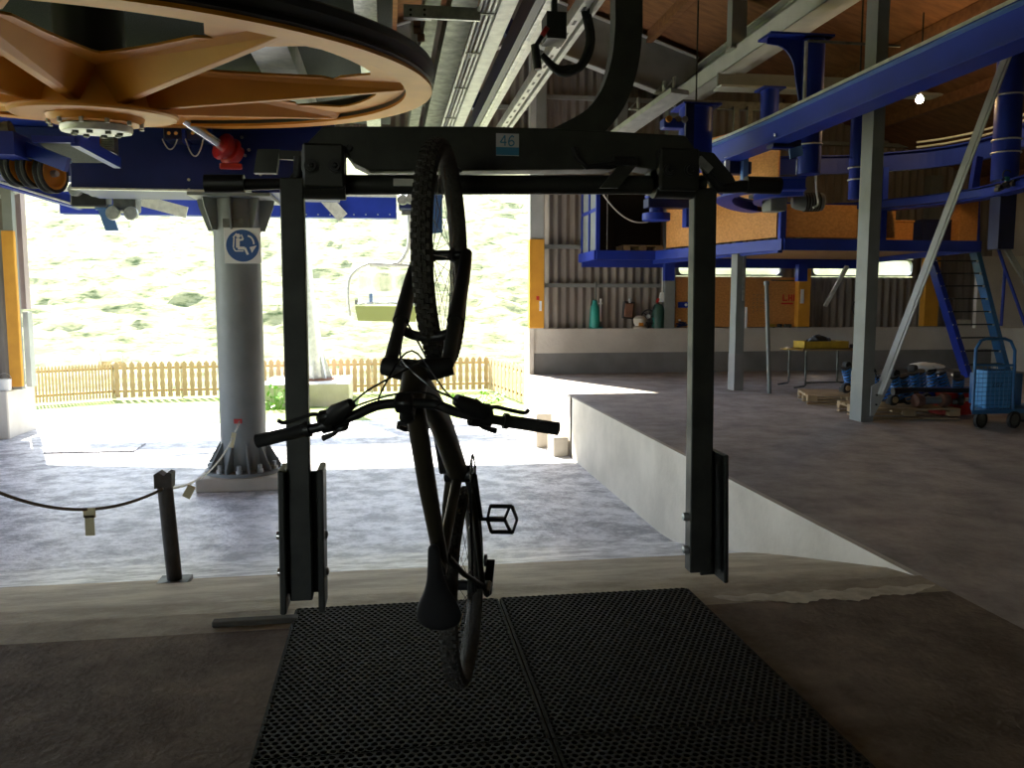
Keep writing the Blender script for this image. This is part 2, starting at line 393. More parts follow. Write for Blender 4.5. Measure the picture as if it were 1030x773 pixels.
# columns along the end wall
def column(px0, px1, zb, ztop, padz, label, mt='steel_grey', Y=YW-.1, pad=True, d=.2):
    x0 = at(px0, 300, Y).x; x1 = at(px1, 300, Y).x
    t = thing('wall_column', label, 'column', ((x0+x1)/2, Y, zb))
    g = MB(); g.bx(x0, x1, Y, Y+d, zb, ztop); g.build('shaft', mt, t)
    if pad: g = MB(); g.bx(x0-.015, x1+.015, Y-.03, Y+d-.05, padz[0], padz[1], .01); g.build('padding', 'orange_pad', t)
    return t, x0, x1
t, x0, x1 = column(533, 546.5, .93, 6.9, (.95, 2.74), 'grey steel column with orange padding at right edge of the big opening', 'steel_pale', YW-.16)
g = MB(); g.bx(x1-.09, x1-.04, YW-.205, YW-.19, 1.3, 1.5); o = g.build('switch_plate', 'white', t)
g = MB(); g.bx(x1-.15, x1-.09, YW-.2, YW-.19, 1.52, 1.60); g.build('red_label', 'red_print', t)
t, x0, x1 = column(669, 679, .93, 6.2, (0, 0), 'plain grey steel column behind the left end of the blue platform', pad=False)
t, x0, x1 = column(803, 814, .93, 5.2, (.95, 2.2), 'orange-padded wall column between the two strip windows')
g = MB(); g.bx(x0+.03, x0+.1, YW-.15, YW-.13, 1.45, 1.75); g.build('switch_plate', 'white', t)
t, x0, x1 = column(930, 943, .93, 4.2, (.95, 2.45), 'orange-padded wall column behind the blue ladder')
# left jamb column with leaning orange pad
t = thing('jamb_column', 'grey steel column with long orange pad at left edge of the opening', 'column', (at(14, 300, 16.2).x, 16.2, -.1))
xa, xb = at(6, 300, 16.2).x, at(17, 300, 16.2).x
g = MB(); g.bx(xa+.02, xb, 16.2, 16.35, -.1, 6); g.build('shaft', 'steel_grey', t)
g = MB(); g.bx(xa, xb+.02, 16.15, 16.25, -.05, 2.75, .01); g.build('padding', 'orange_pad', t)
b = MB(); x0 = at(16, 300, 16.5).x; b.bx(x0, at(26, 300, 16.5).x, 16.5, 16.7, 1.35, 5.2); struct(b, 'trim_8', 'corr_pink')
b = MB(); b.bx(x0+.05, at(27, 300, 16.6).x, 16.6, 16.8, -.1, 1.3); struct(b, 'trim_9', 'steel_pale')
b = MB(); corr(b, -9.2, xa, -.1, 5.2, 16.45); struct(b, 'wall_left_panel', 'corrugated', True)
b = MB(); b.bx(-9.2, xa+.02, 16.36, 16.42, 2.7, 2.78); struct(b, 'trim_10', 'steel_grey')
t = thing('paint_pail', 'small white pail on the block left of the opening', 'pail', tuple(at(4, 387, 16.1)))
p = at(5, 388, 16.1); p.z = -.1
g = MB(); g.lathe([(0, 0), (.1, 0), (.115, .2), (.105, .2), (.095, .02), (0, .02)], p, n=20); g.build('body', 'white', t, True)
g = MB(); g.tube(arc(p+V(0, 0, .19), .115, 0, PI, 10, (1, 0, 0), (0, 0, 1)), .004, 6); g.build('handle', 'wire', t)

# osb wall lining below the windows
b = MB(); b.bx(at(680, 300, YW).x, at(802, 300, YW).x, YW+.02, YW+.06, .95, 2.0); lin = struct(b, 'trim_11', 'osb')
# free standing side columns
def side_col(px, base_y, label, ztop, foot=False):
    p = az(px, base_y, 0)
    t = thing('steel_column', label, 'column', tuple(p))
    g = MB(); g.bx(p.x-.075, p.x+.075, p.y, p.y+.03, 0, ztop); g.bx(p.x-.075, p.x+.075, p.y+.215, p.y+.245, 0, ztop); g.bx(p.x-.06, p.x+.02, p.y+.03, p.y+.215, 0, ztop)
    g.bx(p.x-.076, p.x-.066, p.y+.03, p.y+.215, 0, ztop); g.build('shaft', 'steel_grey', t)
    g = MB(); g.bx(p.x-.082, p.x+.082, p.y-.012, p.y+.25, 0, .62); g.build('sleeve', 'steel_grey' if not foot else 'grey_band', t)
    return p, t
pC, tC = side_col(871.5, 424.5, 'tall pale green-grey steel column in front of the pallets', RZ(6)-.6)
pB, tB = side_col(742.5, 393, 'slim blue-grey steel column standing near the long iron pole', 2.9, True)
g = MB(); x = pB.x; g.bx(x+.08, x+.11, pB.y-.03, pB.y, 1.05, 1.4); g.build('socket_box', 'white', tB)
g = MB(); g.bx(x+.02, x+.05, pB.y-.03, pB.y, 1.5, 2.85); g.build('conduit', 'galv', tB)
t = thing('diagonal_brace', 'pale steel diagonal brace bolted to the tall grey-green column', 'brace', (pC.x, pC.y, .3))
a_ = Vector((pC.x+.12, pC.y-.03, .35)); e_ = at(1026, 20, 9.2)
g = MB(); g.bar(a_, e_, .03, .12, up=(0, 1, 0)); g.bar(a_+V(0, -.05, 0), e_+V(0, -.05, 0), .012, .11, up=(0, 1, 0)); g.build('strut', 'steel_pale', t)
g = MB(); g.prism([(pC.x+.02, pC.y-.045, .08), (pC.x+.07, pC.y-.045, .08), (pC.x+.30, pC.y-.045, .52), (pC.x+.24, pC.y-.045, .56), (pC.x+.02, pC.y-.045, .45)], (0, .015, 0)); g.build('gusset_plate', 'steel_pale', t)
for dz in (.2, .32):
    g = MB(); g.cyl((pC.x+.09, pC.y-.06, dz+.02), (pC.x+.09, pC.y-.03, dz+.02), .013, 8); g.build('bolt', 'black_metal', t)

# ================================================================== OUTSIDE
b = MB(); b.bx(-60, 60, 17.25, 28, -1.3, ZL-.02)
tag(b.build('grass_ground', 'grass'), kind='structure')
# hill, terraced by cattle paths
N1, N2 = 220, 200; vs = []; fs = []
from mathutils import noise
for j in range(N2+1):
    for i in range(N1+1):
        x = -28+52*i/N1; yy = 24.5+45*(j/N2)**1.3
        z = ZL-.05+(yy-24.5)*.46 + min(1, (yy-24.5)/4)*(noise.noise(Vector((x*.25, yy*.6, 0)))*.18+noise.noise(Vector((x*.9, yy*2.2, 3)))*.22+noise.noise(Vector((x*2.2, yy*4, 7)))*.12)
        vs.append((x, yy, z))
for j in range(N2):
    for i in range(N1): a = j*(N1+1)+i; fs.append([a, a+1, a+N1+2, a+N1+1])
b = MB(); b.add(vs, fs); struct(b, 'hillside', 'hill', True)

# fences of turned wooden slats
def fence(a, c, n, label, h=1.0):
    a = Vector(a); c = Vector(c); d = (c-a); L = d.length; dn = d.normalized(); nm = Vector((-dn.y, dn.x, 0))
    t = thing('picket_fence', label, 'fence', tuple((a+c)/2))
    for zz in (.2, .78):
        g = MB(); g.bar(a+V(0, 0, zz)+nm*.035, c+V(0, 0, zz)+nm*.035, .03, .06); g.build('rail', 'wood_fence', t)
    w = L/n; prof = [(0, .04), (.32, .04), (.34, .12), (.24, .22), (.36, .38), (.26, .50), (.36, .62), (.24, .76), (.34, .85), (.36, .92), (.18, .97), (0, 1.0)]
    proto = None
    for i in range(n):
        p = a+dn*(w*(i+.5))
        if proto is None:
            g = MB(); poly = [p+dn*(s*w)+V(0, 0, z*h) for s, z in prof]+[p-dn*(s*w)+V(0, 0, z*h) for s, z in prof[::-1] if s > 0]
            g.prism(poly, nm*-.02); proto = g.build('slat', 'wood_fence', t); p0 = p
        else:
            o = proto.copy(); COL.objects.link(o); o.location = p-p0
    k = max(1, int(L/1.5))
    for i in range(k+1):
        p = a+d*i/k+nm*.08
        g = MB(); g.cyl(p, p+V(0, 0, h*.97), .035, 10); g.build('post', 'galv', t)
f1 = az(115, 402, ZL); f2 = az(262, 396, ZL); f3 = az(355, 394, ZL); f4 = az(492, 393, ZL); f5 = az(534, 410, ZL); f0 = az(28, 408, ZL)
fence(f0, f1, 26, 'plain wooden slat fence left of the steel column, angled towards the bench', .92)
fence(f1, f4, 54, 'turned wooden slat fence straight across the foot of the hill', .95)
fence(f4, f5, 11, 'short wooden slat fence running back towards the right edge of the opening', .95)
# bench beyond the fence
p = at(113, 368, 24.6)
t = thing('outdoor_seat', 'pale board on two bent metal hoops behind the left fence', 'seat', tuple(p))
g = MB(); g.bx(p.x-.36, p.x+.3, p.y-.04, p.y, p.z-.05, p.z+.14, .03); g.build('board', 'wood_fence', t)
for s in (-.27, .3):
    g = MB(); q = p+V(s, -.08, 0); g.tube([q+V(0, 0, -1.2), q+V(0, 0, .3)]+arc(q+V(-.06, 0, .3), .06, 0, PI*.8, 8, (1, 0, 0), (0, 0, 1)), .016, 8); g.build('hoop', 'galv', t)
# concrete block and tapered pylon
Yb = 19.9
q0 = at(262, 424, Yb); q1 = at(352, 424, Yb)
b = MB(); b.bx(q0.x, q1.x, Yb, Yb+2.2, ZL-.05, ZL+.52, .02)
tag(b.build('concrete_block', 'concrete', loc=(q0.x, Yb, ZL)), 'low concrete foundation block carrying the pale line pylon', 'block')
p = at(317, 378, Yb+1.1); p.z = ZL+.52
t = thing('line_pylon', 'tall pale tapered steel pylon standing on the concrete foundation block', 'pylon', tuple(p))
g = MB(); g.tube([p+V(0, 0, .05), p+V(-.15, 0, 2.2), p+V(-.45, 0, 8)], [.3, .17, .14], 10); g.build('mast', 'galv_pale', t, True)
g = MB(); g.lathe([(0, 0), (.46, 0), (.46, .05), (0, .05)], p, n=24); g.build('base_ring', 'rust', t)
for i in range(8):
    g = MB(); a = 2*PI*i/8; d = V(math.cos(a), math.sin(a), 0); g.prism([p+d*.12+V(0, 0, .05), p+d*.42+V(0, 0, .05), p+d*.2+V(0, 0, .7), p+d*.12+V(0, 0, .7)], d.cross(V(0, 0, 1))*.02); g.build('fin', 'galv_pale', t)
# leafy plants beside the block
def plant(px, py, Y, label, n=60, sp=.35, h=.45):
    p = at(px, py, Y); p.z = ZL-.02; b = MB()
    for i in range(n):
        a = random.random()*2*PI; r = sp*math.sqrt(random.random()); c = p+V(r*math.cos(a)*1.5, r*math.sin(a)*.7, random.random()*h*(1-r/sp*.5)+.05)
        d = V(random.uniform(-1, 1), random.uniform(-1, 1), random.uniform(.1, .8)).normalized(); s_ = d.cross(V(0, 0, 1)).normalized(); L = random.uniform(.09, .18)
        b.add([c, c+d*L*.5+s_*L*.35, c+d*L, c+d*L*.5-s_*L*.35], [[0, 1, 2, 3]])
        b.tube([p+V(r*math.cos(a)*.7, r*math.sin(a)*.4, 0), c], .005, 4)
    return tag(b.build('leafy_plant', 'leaf', loc=tuple(p)), label, 'plant')
plant(278, 420, 19.5, 'leafy green plant between the steel column and the left carrier leg', 90, .45, .6)
plant(240, 420, 19.4, 'bright leafy weeds just behind the foot of the thick steel column', 50, .3, .4)
plant(480, 415, 19.8, 'low green weeds by the angled fence below the right handlebar grip', 50, .6, .25)

# ================================================================== SHEET AND KERBS ON LOWER FLOOR
p = az(44, 457, ZL); q = az(135, 455, ZL); r_ = az(147, 447, ZL)
b = MB(); b.prism([p, q, r_, p+(r_-q)], (0, 0, .035))
tag(b.build('floor_sheet', 'floor_low', loc=tuple(p)), 'thin flat rectangular sheet lying in the sunlit patch of floor', 'sheet')
for (x0, x1, y0, h, lab) in ((2.58, 2.82, 12.75, .31, 'low concrete kerb block nearest the side wall corner'), (2.46, 2.72, 13.6, .57, 'taller concrete kerb block behind the low one by the side wall')):
    b = MB(); b.bx(x0, x1, y0, y0+.5, ZL, ZL+h, .01)
    tag(b.build('kerb_block', 'concrete', loc=(x0, y0, ZL)), lab, 'block')

# ================================================================== THICK COLUMN WITH SIGN
pc = Vector((az(243, 470, ZL).x, 11.45, ZL)); pc.x = at(246, 470, 11.45).x
t = thing('support_column', 'thick round grey steel column on a square concrete pad, blue sign on it', 'column', tuple(pc))
b = MB(); b.box(pc+V(0, 0, .09), (1.08, .95, .18), None, .015)
tag(b.build('concrete_pad', 'concrete', loc=tuple(pc)), 'square concrete pad under the thick grey steel column', 'pad')
CR = .295; zt = 2.83
g = MB(); g.cyl(pc+V(0, 0, .2), V(pc.x, pc.y, zt), CR, 40); g.build('shaft', 'steel_grey', t, True)
g = MB(); g.lathe([(0, .18), (.5, .18), (.5, .225), (0, .225)], pc, n=40); g.build('base_flange', 'steel_grey', t)
for i in range(10):
    a = 2*PI*(i+.5)/10; d = V(math.cos(a), math.sin(a), 0); q = pc+d*.43
    g = MB(); g.cyl(q+V(0, 0, .22), q+V(0, 0, .27), .045, 12); g.lathe([(0, .27), (.032, .27), (.032, .33), (0, .33)], q, n=6); g.build('anchor_bolt', 'galv', t)
    a = 2*PI*i/10; d = V(math.cos(a), math.sin(a), 0)
    g = MB(); g.prism([pc+d*(CR-.01)+V(0, 0, .22), pc+d*.48+V(0, 0, .22), pc+d*.48+V(0, 0, .28), pc+d*(CR-.01)+V(0, 0, .62)], d.cross(V(0, 0, 1))*.02); g.build('gusset', 'steel_grey', t)
g = MB(); g.bx(pc.x-.5, pc.x+.5, pc.y-.5, pc.y+.5, zt-.02, zt+.019); g.build('cap_plate', 'steel_grey', t)
for i in range(8):
    a = 2*PI*i/8; d = V(math.cos(a), math.sin(a), 0)
    g = MB(); g.prism([pc+d*(CR-.01)+V(0, 0, zt-ZL-.02), pc+d*.49+V(0, 0, zt-ZL-.02), pc+d*.47+V(0, 0, zt-ZL-.12), pc+d*.36+V(0, 0, zt-ZL-.42), pc+d*(CR-.01)+V(0, 0, zt-ZL-.42)], d.cross(V(0, 0, 1))*.02); g.build('head_gusset', 'steel_grey', t)
# sign: white square plate with blue disc, seated figure pulling the bar down
Ys = pc.y-CR-.03; s0 = at(225, 229, Ys); s1 = at(263, 265.5, Ys); sc = (s0+s1)/2; sw = (s1.x-s0.x)/2
t = thing('safety_sign', 'square white plate with blue disc showing a seated figure and curved arrow', 'sign', tuple(sc))
g = MB(); g.bx(sc.x-sw, sc.x+sw, Ys-.006, Ys, sc.z-sw, sc.z+sw, .003); g.build('plate', 'white', t)
g = MB(); g.cyl((sc.x, Ys-.010, sc.z), (sc.x, Ys-.005, sc.z), sw*.9, 40); g.build('blue_disc', 'sign_blue', t)
def sp(x, z): return V(sc.x+x*sw, Ys-.012, sc.z+z*sw)
g = MB()
g.cyl(sp(-.22, .55)+V(0, 0, 0), sp(-.22, .55)+V(0, .004, 0), sw*.12, 16)
for seg in (((-.24, .42), (-.26, -.12), .2), ((-.26, -.14), (.12, -.14), .17), ((.12, -.12), (.28, -.5), .13), ((-.22, .3), (.05, .35), .1), ((.05, .35), (-.05, .62), .08), ((-.45, .45), (-.5, -.1), .07), ((-.5, .45), (-.3, .68), .07), ((-.5, -.12), (-.4, -.3), .07), ((-.4, -.3), (.05, -.3), .06)):
    g.bar(sp(*seg[0]), sp(*seg[1]), seg[2]*sw, .004, up=(0, 1, 0))
ar = [sp(.3+.32*math.sin(a), .1+.45*math.cos(a)) for a in [i*.2 for i in range(0, 9)]]
for i in range(8): g.bar(ar[i], ar[i+1], .09*sw, .004, up=(0, 1, 0))
g.prism([sp(.38, -.08), sp(.78, .02), sp(.5, -.4)], (0, .004, 0)); g.build('pictogram', 'white', t)
b = MB(); q0 = at(224, 220, Ys); q1 = at(245, 229, Ys); b.bx(q0.x, q1.x, Ys-.01, Ys, q1.z, q0.z)
t = tag(b.build('maker_plate', 'galv_dull', loc=tuple(q0)), 'small blank metal plate above the blue sign on the column', 'plate')

# ================================================================== BARRIER POST, ROPE, PLANK, MATS
pp = min((at(176, 586, 4+.02*i) for i in range(200)), key=lambda p: abs(p.z-ramp_z(p.y))); pt = at(165, 474, pp.y)
t = thing('barrier_post', 'rusty iron barrier post with notched head standing on the lower floor', 'post', tuple(pp))
g = MB(); g.tube([pp, pt+V(0, 0, -.08)], .050, 16); g.build('tube', 'post_iron', t, True)
g = MB(); q = pt+V(0, 0, -.08); g.prism([q+V(-.055, -.05, -.03), q+V(.055, -.05, -.03), q+V(.06, -.05, .07), q+V(.035, -.05, .08), q+V(.01, -.05, .055), q+V(-.025, -.05, .08), q+V(-.055, -.05, .065)], (0, .1, 0)); g.build('head', 'post_iron', t)
g = MB(); g.box(pp+V(0, 0, .01), (.2, .16, .03)); g.build('foot_plate', 'galv_dull', t)
hq = pt+V(0, -.06, -.11)
def sag(a, c, s_, n=24):
    a = Vector(a); c = Vector(c); return [a+(c-a)*(i/n)+V(0, 0, -s_*4*(i/n)*(1-i/n)) for i in range(n+1)]
le = at(-60, 465, pp.y-.8)
t = thing('barrier_rope', 'thin brown rope sagging from the iron post to beyond the left', 'rope', tuple(hq))
R1 = sag(le, hq, .20); 
g = MB(); g.tube(R1, .010, 6); g.build('cord', 'rope', t)
i0 = 15
g = MB(); q = R1[i0]; g.box(q+V(0, -.01, -.02), (.07, .012, .06)); g.box(q+V(0.0, -.012, -.10), (.055, .008, .13)); g.build('tape_flag', 'tape', t)
re = at(241, 424, pc.y-CR-.01)
t = thing('barrier_rope', 'thin pale rope rising from the iron post to the round column', 'rope', tuple(hq))
R2 = sag(hq, re, .22); g = MB(); g.tube(R2, .009, 6); g.build('cord', 'wire', t)
g = MB(); q = R2[4]; g.box(q+V(.03, 0, -.05), (.06, .02, .1), Matrix.Rotation(.5, 3, 'Y')); g.build('tape_flag', 'tape', t)
g = MB(); q = R2[20]; g.box(q+V(0, -.01, -.03), (.05, .02, .18), Matrix.Rotation(.2, 3, 'Y')); g.build('tape_flag', 'tape', t)
g = MB(); q = re; g.box(q+V(-.02, 0, 0), (.1, .02, .06)); g.build('red_clip', 'red', t)
b = MB(); a = az(214, 630, -.0); c = az(300, 625, -.0); b.bar(a+V(0, 0, .013), c+V(0, 0, .013), .05, .026, bev=.004)
tag(b.build('timber_batten', 'plank_dark', loc=tuple(a)), 'narrow dark timber batten lying on the floor left of the mats', 'plank')

# ring mats: honeycomb of holes
def ring_mat(W, D, th=.022):
    p = .0305; ry = p*math.sqrt(3)/2; nx = int(round(W/p)); ny = int(round(D/ry)); b = MB(); vs = []; fs = []
    sx = W/(nx+.5)/p; sy = D/(ny*ry)
    for j in range(ny):
        for i in range(nx):
            cx = (i+.5+(.5 if j % 2 else 0))*p*sx; cy = (j+.5)*ry*sy; o = len(vs)
            for k in range(12):
                a = math.radians(30*k); ho = (p/2)/math.cos(((a+PI/6) % (PI/3))-PI/6)   # hexagon, flats left and right
                vs.append((cx+ho*math.cos(a)*sx, cy+ho*math.sin(a)*sy, th))
            for k in range(12):
                a = math.radians(30*k); vs.append((cx+.0108*math.cos(a), cy+.0108*math.sin(a), th-.0005))
            for k in range(12):
                a = math.radians(30*k); vs.append((cx+.0108*math.cos(a), cy+.0108*math.sin(a), .003))
            for k in range(12):
                l = (k+1) % 12; fs.append([o+k, o+l, o+12+l, o+12+k]); fs.append([o+12+k, o+12+l, o+24+l, o+24+k])
            fs.append([o+24+k for k in range(12)])
    b.add(vs, fs)
    for (x0, x1, y0, y1) in ((0, W, -.006, .006), (0, W, D-.006, D+.006), (-.006, .008, 0, D), (W-.008, W+.006, 0, D)): b.bx(x0, x1, y0, y1, 0, th-.006)
    return b
g = ring_mat(.975, 1.345)
m0 = g.build('rubber_mat', 'mat_rubber')
tag(m0, 'far left black rubber ring mat under the hanging bike', 'mat', 'black rubber ring mats'); m0.location = (-.452, 2.645, .001)
for x, y, l in ((.542, 2.645, 'far right black rubber ring mat with perforated surface'), (-.452, 1.29, 'near left black rubber ring mat, mostly cut off by the bottom edge'), (.542, 1.29, 'near right black rubber ring mat, mostly cut off by the bottom edge')):
    o = m0.copy(); COL.objects.link(o); o.location = (x, y, .001); o['label'] = l

# ================================================================== BIKE CARRIER
YF = 2.97
def fq(x, y, dy=0): return at(x, y, YF+dy)
k1 = (at(516, 200, YF).x-at(515, 200, YF).x)
car = thing('bike_carrier', 'dark galvanized hanging frame that carries the upended bicycle', 'carrier frame', tuple(fq(505, 160)))
g = MB()
poly = [(303, 172), (303, 150), (325, 127), (480, 127), (560, 129), (690, 136), (701, 152), (702, 172), (655, 170), (630, 166), (615, 170), (372, 172), (356, 164), (347, 152), (347, 172)]
g.prism([fq(*p, -.04) for p in poly], (0, .12, 0)); g.build('cross_beam', 'plate_grey', car, bev=.006)
g = MB(); g.tube([fq(300, 186, .02), fq(708, 186, .02)], .034, 20); g.build('lower_bar', 'steel_dark', car, True)
for (x0, x1, y0, y1, hs) in ((304, 347, 144, 196, ((313, 167), (337, 167))), (663, 702, 149, 198, ((674, 171), (695, 171)))):
    a = fq(x0, y0, -.07); c = fq(x1, y1, -.07)
    g = MB(); g.bx(a.x, c.x, YF-.085, YF+.10, c.z+.02, a.z, .008); cl = g.build('clamp_block', 'steel_dark', car)
    g = MB(); m_ = fq((x0+x1)/2, 186, .02); g.tube([(a.x, m_.y-.03, m_.z), (c.x, m_.y-.03, m_.z)], .055, 20); g.build('clamp_sleeve', 'steel_dark', car, True)
    for hx, hy in hs:
        q = at(hx, hy, YF-.09); g = MB(); g.lathe([(0, .022), (.006, .022), (.009, .012), (.017, .012), (.017, 0), (.024, 0), (.024, -.01)], q, axis=(0, -1, 0), n=20); g.build('bolt', 'black_metal', car, True)
# legs with channel shoes
for (xt, yt, xb, yb, wpx, s) in ((294, 180, 304, 602, 22, -1), (707, 190, 702, 574, 24, 1)):
    tp = fq(xt, yt); bt = fq(xb, yb); wd = wpx*k1
    g = MB(); g.bar(tp, bt, wd, .06, up=(0, 1, 0), bev=.004); lg = g.build('leg', 'plate_grey', car)
    if s < 0:
        top = fq(304, 470); bot = fq(306, 606)
        for ss in (-1, 1):
            g = MB(); o_ = V(ss*.066, 0, 0); g.bar(top+o_+V(0, .01, 0), bot+o_+V(0, .01, -.02), .022, .15, up=(0, 1, 0), bev=.004); g.build('side_plate', 'steel_dark', car)
        g = MB(); g.bar(top+V(0, .02, -.02), bot+V(0, .02, .03), .12, .012, up=(0, 1, 0)); g.build('shoe_web', 'steel_dark', car)
        bl = [(282, 539), (283, 576), (326, 538), (327, 575)]
    else:
        top = fq(722, 454, .03); bot = fq(722, 580, .03)
        g = MB(); g.bar(top, bot, .018, .17, up=(0, 1, 0), bev=.004); g.build('side_plate', 'steel_dark', car)
        g = MB(); g.bar(fq(713, 454, .05), fq(713, 578, .05), .07, .012, up=(0, 1, 0)); g.build('shoe_web', 'steel_dark', car)
        bl = [(690, 520), (690, 553), (728, 518), (728, 552)]
    for (x, y) in bl:
        q = fq(x, y, .0); sgn = -1 if x < xt else 1; g = MB(); g.lathe([(0, .016), (.014, .012), (.017, 0), (.017, -.02), (0, -.02)], q, axis=(sgn, 0, 0), n=12); g.build('bolt', 'chrome' if (x < 500 and sgn < 0) else 'galv', car, True)
# hanger arm curving up and away to the right
ptsA = [(545, 168), (585, 158), (613, 135), (628, 100), (631, 60), (631, -20), (640, -140)]
path = [fq(x, y, .03) for x, y in ptsA]
path = bez([fq(560, 150, .03), fq(592, 128, .03), fq(613, 103, .03), (fq(625, 70, .03)), fq(629.5, 35, .03), fq(630, -5, .03), fq(630, -120, .03)], 48)
hw = 14*k1
g = MB(); g.sweep(path, [(-.03, -hw), (.03, -hw), (.03, hw), (-.03, hw)], up=(1, 0, .01)); 
g = MB()
inn = []; out = []
for i, p in enumerate(path):
    tn = (path[min(i+1, len(path)-1)]-path[max(i-1, 0)]).normalized(); nn = tn.cross(V(0, 1, 0)).normalized()
    f_ = 1.0 if i > 10 else 1+.35*(10-i)/10
    inn.append(p-nn*hw*f_); out.append(p+nn*hw*f_)
N = len(path)
vs = [p+V(0, -.035, 0) for p in inn]+[p+V(0, -.035, 0) for p in out]+[p+V(0, .035, 0) for p in inn]+[p+V(0, .035, 0) for p in out]; fs = []
for i in range(N-1):
    fs += [[i, i+1, N+i+1, N+i], [2*N+i, 3*N+i, 3*N+i+1, 2*N+i+1], [i, 2*N+i, 2*N+i+1, i+1], [N+i, N+i+1, 3*N+i+1, 3*N+i]]
fs += [[0, N, 3*N, 2*N], [N-1, 3*N-1, 4*N-1, 2*N-1]]
g.add(vs, fs); g.build('hanger_arm', 'plate_grey', car)
# number sticker 46
a = at(499, 134, YF-.047); c = at(522, 157, YF-.047)
g = MB(); g.bx(a.x, c.x, a.y, a.y+.002, c.z, a.z); stk = g.build('number_sticker', 'plate_grey', car); stk.data.materials[0] = M['fluoro_hood']
zs = a.z-(a.z-c.z)*.62
g = MB(); g.bx(a.x, c.x, a.y-.001, a.y, c.z+.002, zs); g.build('sticker_band', 'sticker_blue', stk)
W_ = c.x-a.x
def stroke(segs, x0, wd, hg, zb):
    g = MB()
    for s in segs:
        for i in range(len(s)-1):
            g.bar((x0+s[i][0]*wd, a.y-.0015, zb+s[i][1]*hg), (x0+s[i+1][0]*wd, a.y-.0015, zb+s[i+1][1]*hg), .0042, .0015, up=(0, 1, 0))
    return g
hg = (a.z-zs)*.75; zb = zs+(a.z-zs)*.1
g = stroke([[(.75, 0), (.75, 1), (0, .32), (1, .32)]], a.x+W_*.18, W_*.27, hg, zb); g.build('numeral', 'sticker_blue', stk)
g = stroke([[(.9, .85), (.6, 1), (.2, .75), (.05, .4), (.15, .08), (.5, 0), (.9, .15), (.92, .4), (.55, .55), (.15, .42)]], a.x+W_*.53, W_*.27, hg, zb); g.build('numeral', 'sticker_blue', stk)
# left footrest handle
g = MB(); g.tube([fq(206, 185, -.02), fq(246, 185, -.02)], .030, 18); g.build('foot_grip', 'black', car, True)
g = MB(); g.tube([fq(240, 186, -.02), fq(292, 185, -.0), fq(300, 176, 0), fq(301, 158, 0)], .019, 14); g.build('foot_lever', 'black_metal', car, True)
g = MB(); g.prism([fq(255, 174, .05), fq(259, 150, .05), fq(281, 150, .05), fq(278, 174, .05)], (0, .04, 0)); g.build('bracket_plate', 'plate_grey', car)
g = MB(); g.bar(fq(281, 156, .05), fq(303, 157, .05), .02, .03); g.build('bracket_link', 'steel_dark', car)
# right footrest handle and inner lever
g = MB(); g.prism([fq(701, 152, -.05), fq(718, 154, -.05), fq(737, 177, -.05), fq(745, 193, -.05), fq(722, 193, -.05)], (0, .05, 0)); g.build('lever_plate', 'steel_dark', car)
g = MB(); g.bar(fq(702, 160, -.07), fq(714, 172, -.07), .028, .02, up=(0, 1, 0)); g.build('lever_end', 'galv', car)
g = MB(); g.tube([fq(706, 166, -.05), fq(724, 190, -.05), fq(742, 188, -.05), fq(785, 187, -.05)], [.012, .016, .022, .022], 14); g.build('foot_lever', 'black_metal', car, True)
g = MB(); g.tube([fq(750, 186, -.05), fq(784, 187, -.05)], .031, 18); g.build('foot_grip', 'black', car, True)
g = MB(); g.tube([fq(577, 148, -.08), fq(580, 158, -.08), fq(590, 168, -.08), fq(618, 165, -.08)], .010, 10); g.build('lock_lever', 'black', car, True)
g = MB(); g.tube([fq(617, 162, -.07), fq(641, 162, -.07)], .016, 12); g.build('lock_grip', 'black', car, True)
g = MB(); g.prism([fq(622, 167, -.06), fq(640, 167, -.06), fq(622, 189, -.06), fq(604, 189, -.06)], (0, .02, 0)); g.build('lock_plate', 'plate_grey', car)
g = MB(); g.bx(fq(393, 0).x, fq(416, 0).x, YF-.03, YF-.01, fq(400, 188).z, fq(400, 181).z); g.build('bright_label', 'galv_pale', car)
g = MB(); g.lathe([(0, .01), (.010, .01), (.012, 0), (0, 0)], at(351, 149, YF-.045), axis=(0, -1, 0), n=10); g.build('bolt', 'black_metal', car)
g = MB(); g.tube([fq(463, 172, -.05), fq(457, 168, -.14), fq(453, 160, -.2)], .007, 8); g.build('wheel_hook', 'black_metal', car, True)

# ================================================================== THE BICYCLE
PHI = math.radians(14); TH = math.radians(14)
bu = V(math.sin(PHI), math.cos(PHI), 0); bv = V(math.cos(PHI), -math.sin(PHI), 0)
A0 = at(445, 257, 2.60)
d_ = bu*math.sin(TH)-V(0, 0, 1)*math.cos(TH)                    # front axle -> rear axle
n_ = -(bu*math.cos(TH)+V(0, 0, 1)*math.sin(TH))                 # the bike's own up: towards the viewer
LR = Matrix.Rotation(math.radians(-.7), 3, 'Y'); d_ = LR @ d_; n_ = LR @ n_; bv = LR @ bv
def bk(l, h, s=0): return A0+d_*l+n_*h+bv*s                     # length from front axle, height, sideways
bike = thing('bicycle', 'dark olive mountain bike hanging upright by its front wheel', 'bicycle', tuple(A0))
WB = 1.19; RW = .348
